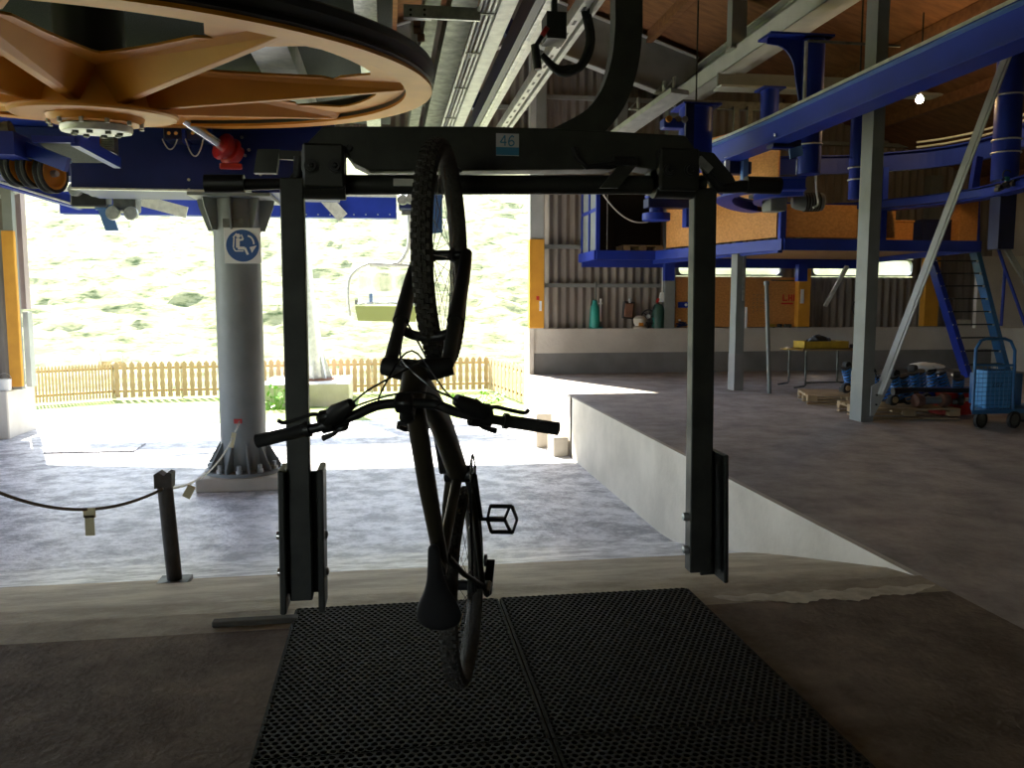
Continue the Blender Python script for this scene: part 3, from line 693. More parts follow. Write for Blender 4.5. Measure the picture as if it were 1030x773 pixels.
# steering: wheel/fork slightly turned? kept straight
def wheel(c, nm, s_turn=0):
    wd = MB(); tr = .031; ns = 72
    wd.lathe([(RW-tr+tr*math.cos(a)*1.0, tr*math.sin(a)) for a in [2*PI*i/12 for i in range(12)]], c, axis=bv, n=ns, closed=True)
    for i in range(ns):                                          # tread blocks
        a = 2*PI*i/ns
        for sd_, off in ((0, 0), (-.013, .5), (.013, .5), (-.022, 0), (.022, 0)):
            a2 = a+off*2*PI/ns; rd = d_*math.cos(a2)+n_*math.sin(a2); tg = -d_*math.sin(a2)+n_*math.cos(a2)
            hgt = math.sqrt(max(0, 1-(sd_/.0285)**2))*tr
            q = c+rd*(RW-tr+hgt+.001)+bv*sd_
            R = Matrix((bv, tg, rd)).transposed(); wd.box(q, (.009, .016, .008), R)
    o = wd.build(nm, 'tread', bike, True)
    g = MB(); r0 = RW-.052; g.lathe([(r0, -.012), (r0+.022, -.014), (r0+.024, 0), (r0+.022, .014), (r0, .012), (r0-.006, 0)], c, axis=bv, n=64, closed=True); g.build('rim', 'black_metal', o, True)
    g = MB()
    for i in range(28):
        a = 2*PI*i/28; sd = -1 if i % 2 else 1; a2 = a+(.45 if (i//2) % 2 else -.45)
        g.tube([c+bv*(sd*.03)+(d_*math.cos(a2)+n_*math.sin(a2))*.024, c+(d_*math.cos(a)+n_*math.sin(a))*r0], .0011, 5, caps=False)
    g.build('spokes', 'chrome', o)
    return o
fw = wheel(A0, 'front_wheel')
g = MB(); g.tube([bk(0, 0, -.085), bk(0, 0, .085)], .012, 12); g.lathe([(.02, -.04), (.026, -.035), (.016, -.02), (.016, .02), (.026, .035), (.02, .04)], A0, axis=bv, n=16); g.build('hub', 'black_metal', fw, True)
g = MB(); 
g.lathe([(.079, -.001), (.085, -.001), (.085, .001), (.079, .001)], A0+bv*-.05, axis=bv, n=40, closed=True)
for i in range(5):
    a = 2*PI*i/5; g.bar(A0+bv*-.05+(d_*math.cos(a)+n_*math.sin(a))*.02, A0+bv*-.05+(d_*math.cos(a+.5)+n_*math.sin(a+.5))*.08, .006, .002, up=bv)
g.build('brake_disc', 'chrome', fw)
RA = bk(WB, 0); rw = wheel(RA, 'rear_wheel')
g = MB(); g.tube([bk(WB, 0, -.072), bk(WB, 0, .072)], .012, 12); g.lathe([(.02, -.045), (.03, -.04), (.018, -.02), (.018, .02), (.03, .035), (.022, .05)], RA, axis=bv, n=16); g.build('hub', 'black_metal', rw, True)
g = MB(); 
for k, r in enumerate((.055, .048, .042, .036, .03, .025, .021)): g.lathe([(.015, 0), (r, 0), (r, .002), (.015, .002)], RA+bv*(.022+.0045*k), axis=bv, n=30, closed=True)
g.build('cassette', 'galv_dull', rw)
# fork : direction from axle at head angle
HA = math.radians(66); fd = d_*math.cos(HA)+n_*math.sin(HA)
fp = n_*math.cos(HA)-d_*math.sin(HA)    # forward of the steering axis (towards bike's front / up in the hanging pose)
off = -fp*.042                           # axle sits ahead of the steering line
crown = A0+fd*.50+(-d_*-.0)
g = MB()
for s in (-1, 1):
    g.tube([A0+bv*s*.074-fd*.01, A0+fd*.05+bv*s*.077, A0+fd*.12+bv*s*.078, A0+fd*.32+bv*s*.078], [.018, .019, .021, .024], 16)
g.tube(arc(A0+fd*.33, .08, 0, PI, 14, bv, fd*.1-fp*.55), .014, 10)
fk = g.build('fork_lowers', 'black_metal', bike, True)
g = MB()
for s in (-1, 1): g.tube([A0+fd*.30+bv*s*.078, A0+fd*.50+bv*s*.078], .0185, 14)
g.build('stanchions', 'steel_dark', fk, True)
cr = A0+fd*.505
hs0 = cr-fp*.0+fd*.01
g = MB(); g.tube([cr-bv*.092, cr-bv*.05+fd*.012, cr+fd*.022, cr+bv*.05+fd*.012, cr+bv*.092], [.025, .029, .031, .029, .025], 14); g.build('fork_crown', 'black_metal', fk, True)
H0 = cr+fd*.03; H1 = H0+fd*.12; ST = H1+fd*.035
g = MB(); g.tube([H0, H1], [.036, .033], 18); fr = g.build('frame_head_tube', 'frame_olive', bike, True)
g = MB(); g.tube([H1, H1+fd*.045], .019, 14); g.build('headset_spacers', 'black_metal', bike, True)
BB = bk(WB-.425, -.035); SD = n_*math.sin(math.radians(74))+d_*math.cos(math.radians(74))
ST1 = BB+SD*.42
g = MB(); g.tube([H0+fd*.07+(d_*.0), H0.lerp(ST1, .5)+n_*.0+fd*.035, ST1-SD*.02], [.027, .026, .022], 16); g.build('top_tube', 'frame_olive', bike, True)
dm = H0.lerp(BB, .45)-n_*.03
g = MB(); g.tube(bez([H0+fd*.02, dm, BB], 12), .036, 16); g.build('down_tube', 'frame_olive', bike, True)
g = MB(); g.tube([BB, ST1+SD*.02], .018, 14); g.build('seat_tube', 'frame_olive', bike, True)
g = MB(); g.tube([BB-bv*.045, BB+bv*.045], .03, 18); g.build('bottom_bracket', 'black_metal', bike, True)
for s in (-1, 1):
    g = MB(); g.tube([BB+bv*s*.03, BB.lerp(RA, .3)+bv*s*.052, RA+bv*s*.07], [.013, .011, .010], 12); g.build('chainstay', 'frame_olive', bike, True)
    g = MB(); g.tube([ST1+bv*s*.018-SD*.04, ST1.lerp(RA, .35)+bv*s*.048, RA+bv*s*.07], [.010, .009, .009], 12); g.build('seatstay', 'frame_olive', bike, True)
SP = BB+SD*.455
g = MB(); g.tube([ST1, SP], .0145, 14); g.build('seatpost', 'black_metal', bike, True)
g = MB(); g.tube([ST1-SD*.005, ST1+SD*.025], .023, 14); g.build('seat_clamp', 'black_metal', bike, True)
# saddle : grid of stations nose (front) -> tail
g = MB(); stn = [(-.155, .010, .0), (-.15, .018, -.004), (-.11, .020, 0), (-.05, .025, .001), (0, .036, .0), (.04, .056, .003), (.08, .072, .007), (.115, .073, .010), (.135, .055, .010), (.14, .02, .008)]
vs = []; NS = 12
for (l, w_, hh_) in stn:
    for k in range(NS):
        a = 2*PI*k/NS; x_ = math.cos(a)*w_; z_ = math.sin(a); z2 = (.012*z_ if z_ > 0 else .024*z_)*(1 if w_ > .02 else .7)-.28*abs(x_)**1.0*.8*abs(x_)/.07+hh_
        vs.append(SP+d_*(l*.95+.02)+n_*(z2+.045)+bv*x_)
fs = [[i*NS+k, i*NS+(k+1) % NS, (i+1)*NS+(k+1) % NS, (i+1)*NS+k] for i in range(len(stn)-1) for k in range(NS)]+[list(range(NS)), [(len(stn)-1)*NS+k for k in range(NS)]]
g.add(vs, fs); sdl = g.build('saddle', 'black', bike, True)
md = sdl.modifiers.new('smooth', 'SUBSURF'); md.levels = 1; md.render_levels = 2
g = MB()
for s in (-1, 1): g.tube([SP+d_*-.10+n_*.035+bv*s*.008, SP+d_*-.03+n_*.012+bv*s*.022, SP+d_*.05+n_*.012+bv*s*.022, SP+d_*.12+n_*.035+bv*s*.035], .0035, 8)
g.box(SP+n_*.008, (.05, .05, .02)); g.build('saddle_rails', 'galv_dull', sdl, True)
# crankset
chd = (n_*.35-d_*.94).normalized()                                # left crank up, right crank down
cu = V(0, 0, 1)*.97-bu*.24; cu.normalize()
for s, nm in ((-1, 1), (1, -1)):
    e = BB+cu*(nm*.175)+bv*(s*.068)
    g = MB(); g.bar(BB+bv*(s*.052), e, .014, .026, up=bv, bev=.004); ck = g.build('crank', 'black_metal', bike)
    g = MB(); c0 = e+bv*(s*.012)
    pw, ph = .098, .088
    ctr = c0+bv*(s*.066); ex = bv*s; ey = V(0, 0, 1)*.96-bu*.28; ey.normalize()
    if s < 0: ey = (V(0, 0, 1)*.35-bu*.93).normalized()
    hexa = [(-.050, 0), (-.038, .052), (.038, .052), (.054, .0), (.038, -.052), (-.038, -.052)]
    hp = [ctr+ex*x_+ey*y_ for x_, y_ in hexa]
    nn = ex.cross(ey).normalized()
    for i in range(6): g.bar(hp[i], hp[(i+1) % 6], .009, .014, up=nn)
    g.bar(ctr-ex*.048, ctr+ex*.012, .014, .014, up=nn); g.bar(ctr+ex*.010, hp[2]-ex*.008, .009, .012, up=nn); g.bar(ctr+ex*.010, hp[4]-ex*.008, .009, .012, up=nn)
    g.tube([e, c0+bv*(s*.03)], .007, 10)
    g.build('pedal', 'black', ck)
g = MB(); g.lathe([(.052, -.0015), (.062, -.0015), (.062, .0015), (.052, .0015)], BB+bv*.05, axis=bv, n=34, closed=True)
for i in range(32):
    a = 2*PI*i/32; rd = d_*math.cos(a)+n_*math.sin(a); g.box(BB+bv*.05+rd*.064, (.003, .006, .008), Matrix((bv, bv.cross(rd), rd)).transposed())
for i in range(4): a = 2*PI*i/4; g.bar(BB+bv*.05, BB+bv*.05+(d_*math.cos(a)+n_*math.sin(a))*.055, .012, .003, up=bv)
g.build('chainring', 'galv_dull', bike)
# chain runs and derailleur
g = MB()
for sh in (1, -1): g.bar(BB+bv*.05+n_*sh*.064, RA+bv*.042+n_*sh*(.04 if sh > 0 else .06), .006, .008, up=bv)
g.build('chain', 'black_metal', bike)
g = MB(); dq = RA+bv*.085-n_*.015; g.box(dq+d_*.02, (.03, .05, .05), Matrix((bv, d_, n_)).transposed(), .01); g.bar(dq+d_*.02-n_*.02, dq-d_*.02-n_*.12, .012, .03, up=bv)
for q in (dq-n_*.05+d_*.01-bv*.02, dq-n_*.12-d_*.02-bv*.02): g.tube([q-bv*.005, q+bv*.005], .022, 14)
g.build('rear_derailleur', 'black', bike, True)
g = MB(); g.box(RA+bv*.09+n_*.02+d_*.0, (.02, .035, .07), Matrix((bv, d_, n_)).transposed(), .008); g.build('derailleur_guard', 'black_metal', bike)
# handlebar, stem, levers, grips
HBc = ST+fp*.045
g = MB(); g.tube([ST-fd*.0, ST+fp*.02, HBc], [.020, .017, .018], 14); g.box(HBc, (.046, .04, .04), Matrix((bv, fp, fd)).transposed(), .006); g.build('stem', 'black_metal', bike, True)
# bar plane: sweeps back (away from the front) and up (fd)
hv = (V(1, 0, 0)*.995+V(0, 1, 0)*-.03).normalized()
def hb(s, back=0, rise=0): return HBc+hv*(s*.972+.006)-fp*back+fd*rise
barp = [(-.385, .095, .03), (-.30, .070, .03), (-.20, .042, .03), (-.13, .018, .022), (-.06, .0, .004), (.06, .0, .004), (.13, .014, .022), (.20, .028, .03), (.30, .050, .03), (.385, .070, .03)]
g = MB(); g.tube(bez([hb(*p) for p in barp], 54), .0125, 14); hbar = g.build('handlebar', 'black_metal', bike, True)
for s, i0, i1 in ((-1, 0, 1), (1, 9, 8)):
    a = hb(*barp[i0]); c = hb(*barp[i1]); e = a+(c-a)*1.5
    g = MB(); g.tube([a-(c-a)*.02, a+(c-a)*.05, e], [.0175, .0168, .016], 18); g.build('grip', 'rubber', bike, True)
    g = MB(); g.tube([e, e+(c-a).normalized()*.012], .020, 16); g.build('grip_collar', 'black_metal', bike, True)
    # brake lever body pointing inwards, blade outwards
    din = (c-a).normalized(); q = e+din*.055
    g = MB(); g.tube([q-din*.012, q+din*.018], .020, 14); g.tube([q+fp*.012, q+fp*.028+din*.03, q+fp*.05+din*.075], [.018, .025, .014], 10); g.box(q+fp*.03+din*.01, (.03, .055, .028), Matrix((fd, din, fp)).transposed(), .007)
    bl = g.build('brake_lever', 'black_metal', bike, True)
    g = MB(); g.tube(bez([q+fp*.030, q+fp*.045-din*.025, q+fp*.042-din*.06, q+fp*.04-din*.10, q+fp*.052-din*.112], 16), .0052, 8); g.build('lever_blade', 'black_metal', bl, True)
    g = MB(); g.box(q+din*.035-fp*.018, (.03, .035, .018), Matrix((fd, din, fp)).transposed(), .006); g.tube([q+din*.03-fp*.02, q+din*.01-fp*.036, q-din*.02-fp*.042], [.006, .006, .008], 8); g.build('shifter', 'black_metal', bike, True)
    g = MB(); cst = q+fp*.05+din*.075; g.tube(bez([cst, cst+din*.06+fp*.035, H0+fp*.05-hv*.03*s, H0+fp*.03+fd*.0+hv*.035*s, A0+fd*.30-hv*.07], 24), .0026, 6); g.build('brake_hose', 'black', bike, True)
g = MB(); g.tube([hb(.165, .02, .028), hb(.185, .024, .029)], .021, 16); g.build('light_clamp', 'black_metal', bike, True)
g = MB(); lp = [hb(-.20, .02, .03), hb(-.10, -.03, .03), hb(0, -.055, .02), hb(.07, -.05, .02), hb(.09, -.02, .02), hb(.05, .02, .0), H0+fd*.05]; g.tube(bez(lp, 30), .0025, 6); g.build('shift_cable', 'black', bike, True)
g = MB(); lp = [hb(.20, .02, .03), hb(.12, -.05, .03), H0+fp*.08, hb(-.05, -.055, .01), hb(-.06, .0, .0), H0+fd*.06]; g.tube(bez(lp, 30), .0025, 6); g.build('shift_cable', 'black', bike, True)

# ================================================================== BULLWHEEL
WC = V(-2.647, 8.385, 3.5); WN = V(-.002, -.07, 1).normalized(); WX = V(1, 0, .0); WX = (WX-WN*WX.dot(WN)).normalized(); WY = WN.cross(WX)
def wp(r, deg, h=0): a = math.radians(deg); return WC+WX*(r*math.cos(a))+WY*(r*math.sin(a))+WN*h
R = 3.11
bw = thing('bullwheel', 'huge orange spoked bullwheel with black rubber liner, overhead at left', 'cable wheel', tuple(WC))
g = MB(); g.lathe([(R, 0), (R, .03), (2.86, .03), (2.86, 0)], WC, WN, 128, WX, True); g.build('lower_flange', 'orange', bw)
g = MB(); g.lathe([(R-.01, .03), (R+.015, .05), (R-.03, .10), (R+.02, .16), (R+.02, .22), (R-.25, .22), (R-.25, .03)], WC, WN, 128, WX, True); g.build('rubber_liner', 'black', bw, True)
g = MB(); g.lathe([(R+.01, .22), (R+.01, .235), (2.86, .235), (2.86, .22)], WC, WN, 128, WX, True); g.build('upper_flange', 'steel_brown', bw)
# web plate with rounded three-cornered openings, one sector
def plate_sector(k):
    b = MB(); a0 = -2+45*k; n = 14; outer = []; inner = []
    for i in range(n+1): outer.append((2.87, a0+45*i/n))
    # opening outline sampled radially per angle: r from r1(t) to r2
    vs = []; fs = []
    for i in range(n+1):
        t = i/n; an = a0+45*t; u = abs(t-.5)*2
        r2 = 2.62 if u < .62 else None
        r1 = None
        vs.append((t, an, u))
    cols = []
    for t, an, u in vs:
        if u < .72:
            wv = (1-(u/.72)**2)**.5
            r2 = 2.2+.42*min(1, wv*1.5); r1 = 2.2-1.15*wv**1.1*(1-.25*u)
            r1 = min(r1, r2-.001)
        else: r1 = r2 = 2.2
        cols.append((an, r1, r2))
    for h in (.07, .09):
        pass
    V_ = []
    for an, r1, r2 in cols: V_ += [wp(.5, an, .07), wp(r1, an, .07), wp(r2, an, .07), wp(2.88, an, .07), wp(.5, an, .09), wp(r1, an, .09), wp(r2, an, .09), wp(2.88, an, .09)]
    F_ = []
    for i in range(n):
        o = 8*i; q = o+8
        F_ += [[o, q, q+1, o+1], [o+2, q+2, q+3, o+3], [o+4, o+5, q+5, q+4], [o+6, o+7, q+7, q+6], [o+1, q+1, q+5, o+5], [o+2, o+6, q+6, q+2]]
    b.add(V_, F_); return b
for k in range(8): plate_sector(k).build('web_plate', 'orange', bw)
for k in range(8):
    an = -2+45*k; d = wp(1, an)-WC; sdv = WN.cross(d)
    g = MB(); w0, w1 = .045, .03; h0 = -.24; e0, e1 = .22, .12
    p = [WC+d*.35+sdv*w0, WC+d*2.84+sdv*w1, WC+d*2.84-sdv*w1, WC+d*.35-sdv*w0]
    lo = [p[0]+WN*h0, p[1]+WN*.01, p[2]+WN*.01, p[3]+WN*h0]; hi = [WC+d*.35+sdv*e0+WN*.08, WC+d*2.84+sdv*e1+WN*.08, WC+d*2.84-sdv*e1+WN*.08, WC+d*.35-sdv*e0+WN*.08]
    g.add(lo+hi, [[0, 1, 2, 3], [4, 7, 6, 5], [0, 4, 5, 1], [1, 5, 6, 2], [2, 6, 7, 3], [3, 7, 4, 0]]); g.build('spoke', 'orange', bw, bev=.01)
g = MB(); g.lathe([(0, -.30), (.70, -.30), (.72, -.28), (.72, -.26), (.5, -.25), (.5, .2), (0, .2)], WC, WN, 48, WX); g.build('hub_flange', 'orange', bw, True)
g = MB(); g.lathe([(.42, -.30), (.40, -.36), (.36, -.37), (.30, -.37)], WC, WN, 40, WX); g.build('hub_ring', 'orange', bw, True)
g = MB(); g.lathe([(0, -.44), (.30, -.44), (.31, -.42), (.31, -.38), (.25, -.36), (.25, -.3), (0, -.3)], WC, WN, 40, WX); hc = g.build('hub_cap', 'galv_pale', bw, True)
for i in range(8):
    g = MB(); q = wp(.2, 45*i, -.44); g.lathe([(0, -.025), (.03, -.025), (.03, 0), (0, 0)], q, WN, 6); g.build('bolt', 'galv_dull', hc)
for i in range(12):
    g = MB(); q = wp(.40, 30*i, -.37); g.lathe([(0, -.02), (.022, -.02), (.022, .02), (0, .02)], q, WN, 6); g.build('bolt', 'galv', bw)
g = MB(); g.cyl(WC+WN*.2, WC+WN*.9, .3, 24); g.build('shaft', 'black', bw, True)
bw.location = V(0, 0, 1.5)+(WC-V(0, 0, 1.5))*.92; bw.scale = (.92, .92, .92)

# ================================================================== BLUE TENSION FRAME BEHIND THE WHEEL
YBx = 11.0
t = thing('blue_girder', 'massive blue box girder resting on the thick round column', 'girder', (pc.x, YBx, 2.86))
g = MB(); a = at(73, 193, YBx); c = at(262, 193, YBx); g.bx(-6.4, a.x, YBx+.6, YBx+1.2, 3.1, 3.7); g.bx(a.x, -.62, YBx-.05, YBx+.95, 2.86, 3.72, .01); g.build('box_section', 'blue_shaded', t)
g = MB(); g.bx(a.x, c.x-.1, YBx-.10, YBx-.02, 2.85, 2.872); g.build('bottom_flange', 'galv_pale', t)
g = MB(); g.bx(-5.6, -.62, YBx-.12, YBx+1.0, 3.72, 3.75); g.build('top_flange', 'blue', t)
for px in (190, 262):
    for py in (181, 191) if px < 200 else ((160, 176)):
        q = at(px, py, YBx-.06); g = MB(); g.lathe([(0, .02), (.018, .02), (.018, 0), (0, 0)], q, (0, -1, 0), 6); g.build('bolt', 'galv', t)
# grey cross beam far end hanging out of the opening
Yo = 18.4
t = thing('launch_beam', 'blue riveted rail beam with pale top flange reaching out of the opening', 'rail beam', tuple(at(350, 205, Yo)))
a = at(60, 211, Yo); c = at(399, 220, Yo); zt_ = at(350, 198, Yo).z; zb_ = at(350, 219, Yo).z
g = MB(); g.bx(a.x, c.x, Yo, Yo+.3, zb_, zt_); g.build('web', 'blue', t)
g = MB(); g.bx(a.x, c.x, Yo-.12, Yo+.4, zt_, zt_+.08); g.build('top_flange', 'galv_pale', t)
g = MB(); g.bar(at(325, 197, Yo-.1), at(345, 219, Yo-.1), .25, .03, up=(0, 1, 0)); g.build('stiffener', 'galv_pale', t)
g = MB(); g.bar(at(125, 197, Yo-.9), at(188, 214, Yo-.9), .22, .03, up=(0, 1, 0)); g.build('stiffener', 'galv_pale', t)
for i, x in enumerate(range(308, 404, 12)):
    g = MB(); q = at(x, 216, Yo); g.lathe([(0, .02), (.02, .02), (.02, 0), (0, 0)], q, (0, -1, 0), 6); g.build('rivet', 'galv', t)
# sloping blue rail seen in the opening at the left
t = thing('inclined_rail', 'slim blue rail with pale edge slanting down behind the orange sheaves', 'rail', tuple(at(40, 200, 13)))
g = MB(); g.bar(at(-10, 178, 12.5), at(82, 206, 13.5), .12, .16); g.build('rail', 'blue', t)
g = MB(); g.bar(at(-10, 181, 12.45), at(82, 209, 13.45), .14, .02); g.build('pale_edge', 'galv_pale', t)
# sheave assembly (orange rollers with black tyres) under its own blue frame
Yv = 9.3
t = thing('sheave_train', 'row of black-tyred orange sheave wheels under a blue bracket', 'pulleys', tuple(at(40, 170, Yv)))
for (x, y) in ((18, 168), (34, 170), (51, 175)):
    c_ = at(x, y, Yv); axs = V(.93, -.36, 0).normalized()
    g = MB(); r = .195; g.lathe([(r*.80, -.045), (r, -.05), (r*1.03, -.03), (r*.95, 0), (r*1.03, .03), (r, .05), (r*.80, .045)], c_, axs, 36, None, True); s_ = g.build('tyre', 'rubber', t, True)
    g = MB(); g.lathe([(0, .02), (r*.6, .02), (r*.7, .05), (r*.82, .05), (r*.82, -.05), (0, -.05)], c_, axs, 36); g.build('sheave_disc', 'orange', t, True)
    g = MB(); g.lathe([(0, .08), (.03, .08), (.035, .06), (.035, .02), (0, .02)], c_, axs, 8); g.build('axle_nut', 'galv', t)
g = MB(); g.bar(at(16, 146, Yv-.15), at(68, 166, Yv-.35), .05, .14); g.build('side_channel', 'blue', t)
g = MB(); g.bar(at(16, 140, Yv-.1), at(70, 163, Yv-.3), .06, .03); g.build('channel_lip', 'blue_light', t)
# walkway underside with blue V arms
t = thing('walkway_panel', 'dark ribbed underside of a walkway panel held by blue arms', 'walkway', tuple(at(80, 150, 9.6)))
zP = 3.08
g = MB(); pl = [az(33, 140, zP), az(76, 141, zP), az(118, 164, zP), az(66, 164, zP)]; g.prism(pl, (0, 0, .03)); g.build('panel', 'grate', t)
g = MB(); g.bar(pl[1]+V(0, -.02, 0), pl[2], .08, .12); g.bar(pl[0], pl[1], .06, .06); g.build('arm', 'blue', t)
g = MB(); g.bar(at(76, 138, 9.2), at(88, 128, 9.0), .1, .12); g.build('arm', 'blue', t)
g = MB(); g.prism([at(80, 141, 9.3), at(90, 131, 9.3), at(91, 146, 9.3), at(83, 150, 9.3)], (0, .3, 0)); g.build('arm_gusset', 'blue', t)
t = thing('left_bracket', 'blue stepped bracket with grey roller at the left picture edge', 'bracket', tuple(at(5, 145, 9)))
g = MB(); q = at(3, 147, 9); g.box(q, (.36, .4, .22)); g.build('housing', 'blue', t)
g = MB(); g.cyl(at(-6, 134, 8.9), at(12, 131, 8.9), .09, 18); g.build('roller', 'galv_dull', t, True)
# vent box
t = thing('vent_box', 'pale louvred box with an orange wheel behind, below the bullwheel hub', 'vent', tuple(at(102, 142, 10.2)))
a = at(92, 131, 10.2); c = at(111, 152, 10.2)
g = MB(); g.bx(a.x, c.x, 10.2, 10.5, c.z, a.z); g.build('housing', 'galv_dull', t)
for i in range(9):
    z = c.z+(a.z-c.z)*(i+.5)/9; g = MB(); g.box(((a.x+c.x)/2+.06, 10.19, z), (.16, .02, .018), Matrix.Rotation(.5, 3, 'X')); g.build('louvre', 'galv', t)
g = MB(); g.lathe([(0, .01), (.07, .01), (.08, 0), (0, 0)], at(94, 142, 10.18), (0, -1, 0), 20); g.build('orange_wheel', 'orange', t)
# electrical boxes with dangling wires
for k, (x0, x1) in enumerate(((164, 182), (187, 208))):
    a = at(x0, 128, 10.6); c = at(x1, 141, 10.6)
    t = thing('junction_box', ('left dark junction box with wires looping below it, on the blue girder', 'right dark junction box with wires looping below it, next to the red coupling')[k], 'electrical box', tuple(a))
    g = MB(); g.bx(a.x, c.x, 10.6, 10.9, c.z, a.z, .01); g.build('case', 'blue_dark', t)
    g = MB(); g.bx(c.x+.01, c.x+.05, 10.6, 10.9, c.z-.02, a.z); g.build('bracket', 'blue', t)
    for dx in (.35, .75):
        g = MB(); q = V(a.x+(c.x-a.x)*dx, 10.59, (a.z+c.z)/2); g.lathe([(0, .02), (.022, .02), (.022, 0), (0, 0)], q, (0, -1, 0), 10); g.build('cable_gland', 'chrome', t)
    g = MB(); g.tube(sag((a.x+.0, 10.55, c.z), (c.x-.03, 10.55, c.z), .2 if k else .12, 14), .008, 6); g.build('wire', 'wire', t)
# red coupling and shaft
q = at(231, 152, 10.75)
t = thing('red_coupling', 'red ribbed brake coupling on a chromed shaft, fixed to the blue girder', 'coupling', tuple(q))
axs = V(.55, .55, -.35).normalized()
g = MB(); g.lathe([(0, -.05), (.16, -.05), (.17, -.03), (.17, .0), (.13, .02), (.13, .06), (.17, .08), (.17, .11), (.12, .13), (.12, .2), (0, .2)], q-axs*.08, axs, 32); g.build('disc_pack', 'red', t, True)
g = MB(); g.cyl(q-axs*.75, q-axs*.1, .055, 18); g.build('shaft', 'chrome', t, True)
g = MB(); g.box(q+V(.03, -.12, -.2), (.26, .06, .07), None, .01); g.build('clamp', 'red', t)
for (dx, dz) in ((-.22, 0), (.2, .05), (.15, -.02), (.12, .2)):
    g = MB(); g.lathe([(0, .03), (.02, .03), (.02, 0), (0, 0)], V(q.x+dx, YBx-.06, q.z+dz), (0, -1, 0), 6); g.build('bolt', 'galv', t)
# trolleys hanging from the rail in the opening
for (x, y, w_, h_, lab) in ((92, 202, .62, .32, 'black trolley block hanging under the girder in front of the grassy hill'), (128, 206, .40, .36, 'grey trolley with twin rollers hanging under the girder beside the pale blue fin')):
    q = at(x, y, 12.6); t = thing('rail_trolley', lab, 'trolley', tuple(q))
    g = MB(); g.box(q, (w_*.75, .3, h_*.6), None, .02); g.build('body', 'black_metal' if x < 100 else 'galv_dull', t)
    for s in (-.14, .1):
        g = MB(); g.lathe([(0, -.04), (.09, -.04), (.1, 0), (.09, .04), (0, .04)], q+V(s, -.18, .13 if x < 100 else -.14), (0, 1, 0), 20); g.build('roller', 'galv', t, True)
    g = MB(); g.bar(q+V(-.05, 0, h_*.3), V(q.x-.05, q.y, 3.35), .08, .06, up=(0, 1, 0)); g.build('hanger', 'blue', t)
q = at(107, 222, 12.5)
b = MB(); b.prism([at(98, 210, 12.6), at(111, 209, 12.6), at(119, 232, 12.6), at(106, 232, 12.6)], (0, .04, 0)); b.bar(at(96, 209, 12.6), at(122, 208, 12.6), .06, .06)
b.build('guide_fin', 'blue_light', t)
b = MB(); b.prism([at(436, 190, 13), at(445, 190, 13), at(445, 234, 13), at(435, 235, 13)], (0, .04, 0)); b.bar(at(436, 192, 13), at(470, 192, 13), .1, .1); b.bx(at(470, 0, 13).x-.06, at(470, 0, 13).x+.06, 12.95, 13.05, at(470, 193, 13).z, 4.0)
tag(b.build('hanging_bracket', 'blue_light', loc=tuple(at(470, 192, 13))), 'blue metal bracket whose blade shows through the spokes of the front bicycle wheel', 'bracket')
# roof-hung machinery above and behind the wheel (dark grating, plates)
t = thing('machine_deck', 'dark mesh deck above the bullwheel with grey edge beams', 'deck', (-2, 9.5, 4.38))
g = MB(); g.bx(-4.6, .1, 5.0, 14.0, 4.36, 4.40); g.build('grating', 'grate', t)
g = MB(); g.bx(-.25, -.05, 4.2, 14, 4.1, 4.36); g.build('edge_beam', 'galv', t)
g = MB(); g.bx(-1.35, -.95, 5.8, 14, 4.05, 4.35); g.build('cross_plate', 'galv_pale', t)
g = MB(); g.bx(-4.6, .1, 6.8, 7.0, 4.2, 4.5); g.build('front_beam', 'blue_dark', t)

# ================================================================== OVERHEAD RAILS (run along the hall)
ZR = 3.62
def rail_x(px0): return (px0-389)/303*2.12*.985
def yaxis_pts(px_at_top, z=ZR): q = az(px_at_top, 0, z); return q.x
def lrail(name, label, cat, px0, px1, z, h, mt, y0=1.5, y1=13.0, prof='box', extra=None):
    xa, xb = az(px0, 0, z).x, az(px1, 0, z).x; t = thing(name, label, cat, ((xa+xb)/2, y0, z))
    g = MB()
    if prof == 'box': g.bx(xa, xb, y0, y1, z, z+h)
    elif prof == 'u':
        g.bx(xa, xb, y0, y1, z, z+.012); g.bx(xa, xa+.01, y0, y1, z, z+h); g.bx(xb-.01, xb, y0, y1, z, z+h)
    g.build('profile', mt, t); return t, xa, xb
t, xa, xb = lrail('roof_channel', 'broad pale galvanized channel running overhead beside the cable bundle', 'channel', 505, 522, ZR, .12, 'galv_pale', prof='u')
t = thing('conduit_bundle', 'bundle of slim bright conduits clipped together overhead, right of the bullwheel', 'conduits', (az(495, 0, ZR).x, 4, ZR+.03))
for px in (487, 492, 497.5, 503):
    x = az(px, 0, ZR).x; g = MB(); g.cyl((x, 1.5, ZR+.04), (x, 13, ZR+.04), .014, 8); g.build('conduit', 'galv_pale' if px != 492 else 'blue_dark', t, True)
for y in (6.4, 7.4, 8.6, 10):
    g = MB(); g.bx(az(486, 0, ZR).x, az(504, 0, ZR).x, y, y+.03, ZR+.015, ZR+.022); g.build('clip', 'black', t)
t, xa, xb = lrail('tension_rail', 'galvanized rail with a black top edge, second from the hanger arm', 'rail', 549, 563, ZR, .16, 'galv_pale')
g = MB(); g.bx(xa-.07, xa-.005, 1.5, 13, ZR+.0, ZR+.2); g.build('black_edge', 'blue_dark', t)
g = MB(); g.bx(xa, xa+.04, 1.5, 13, ZR-.01, ZR-.001); g.build('bright_lip', 'galv', t)
t, xa, xb = lrail('slotted_rail', 'pale slotted double rail running overhead towards the number sticker', 'rail', 588, 598, ZR, .1, 'galv_pale')
g = MB(); g.bx(xb+.02, xb+.06, 1.5, 13, ZR-.02, ZR+.05); g.build('second_flange', 'galv_pale', t)
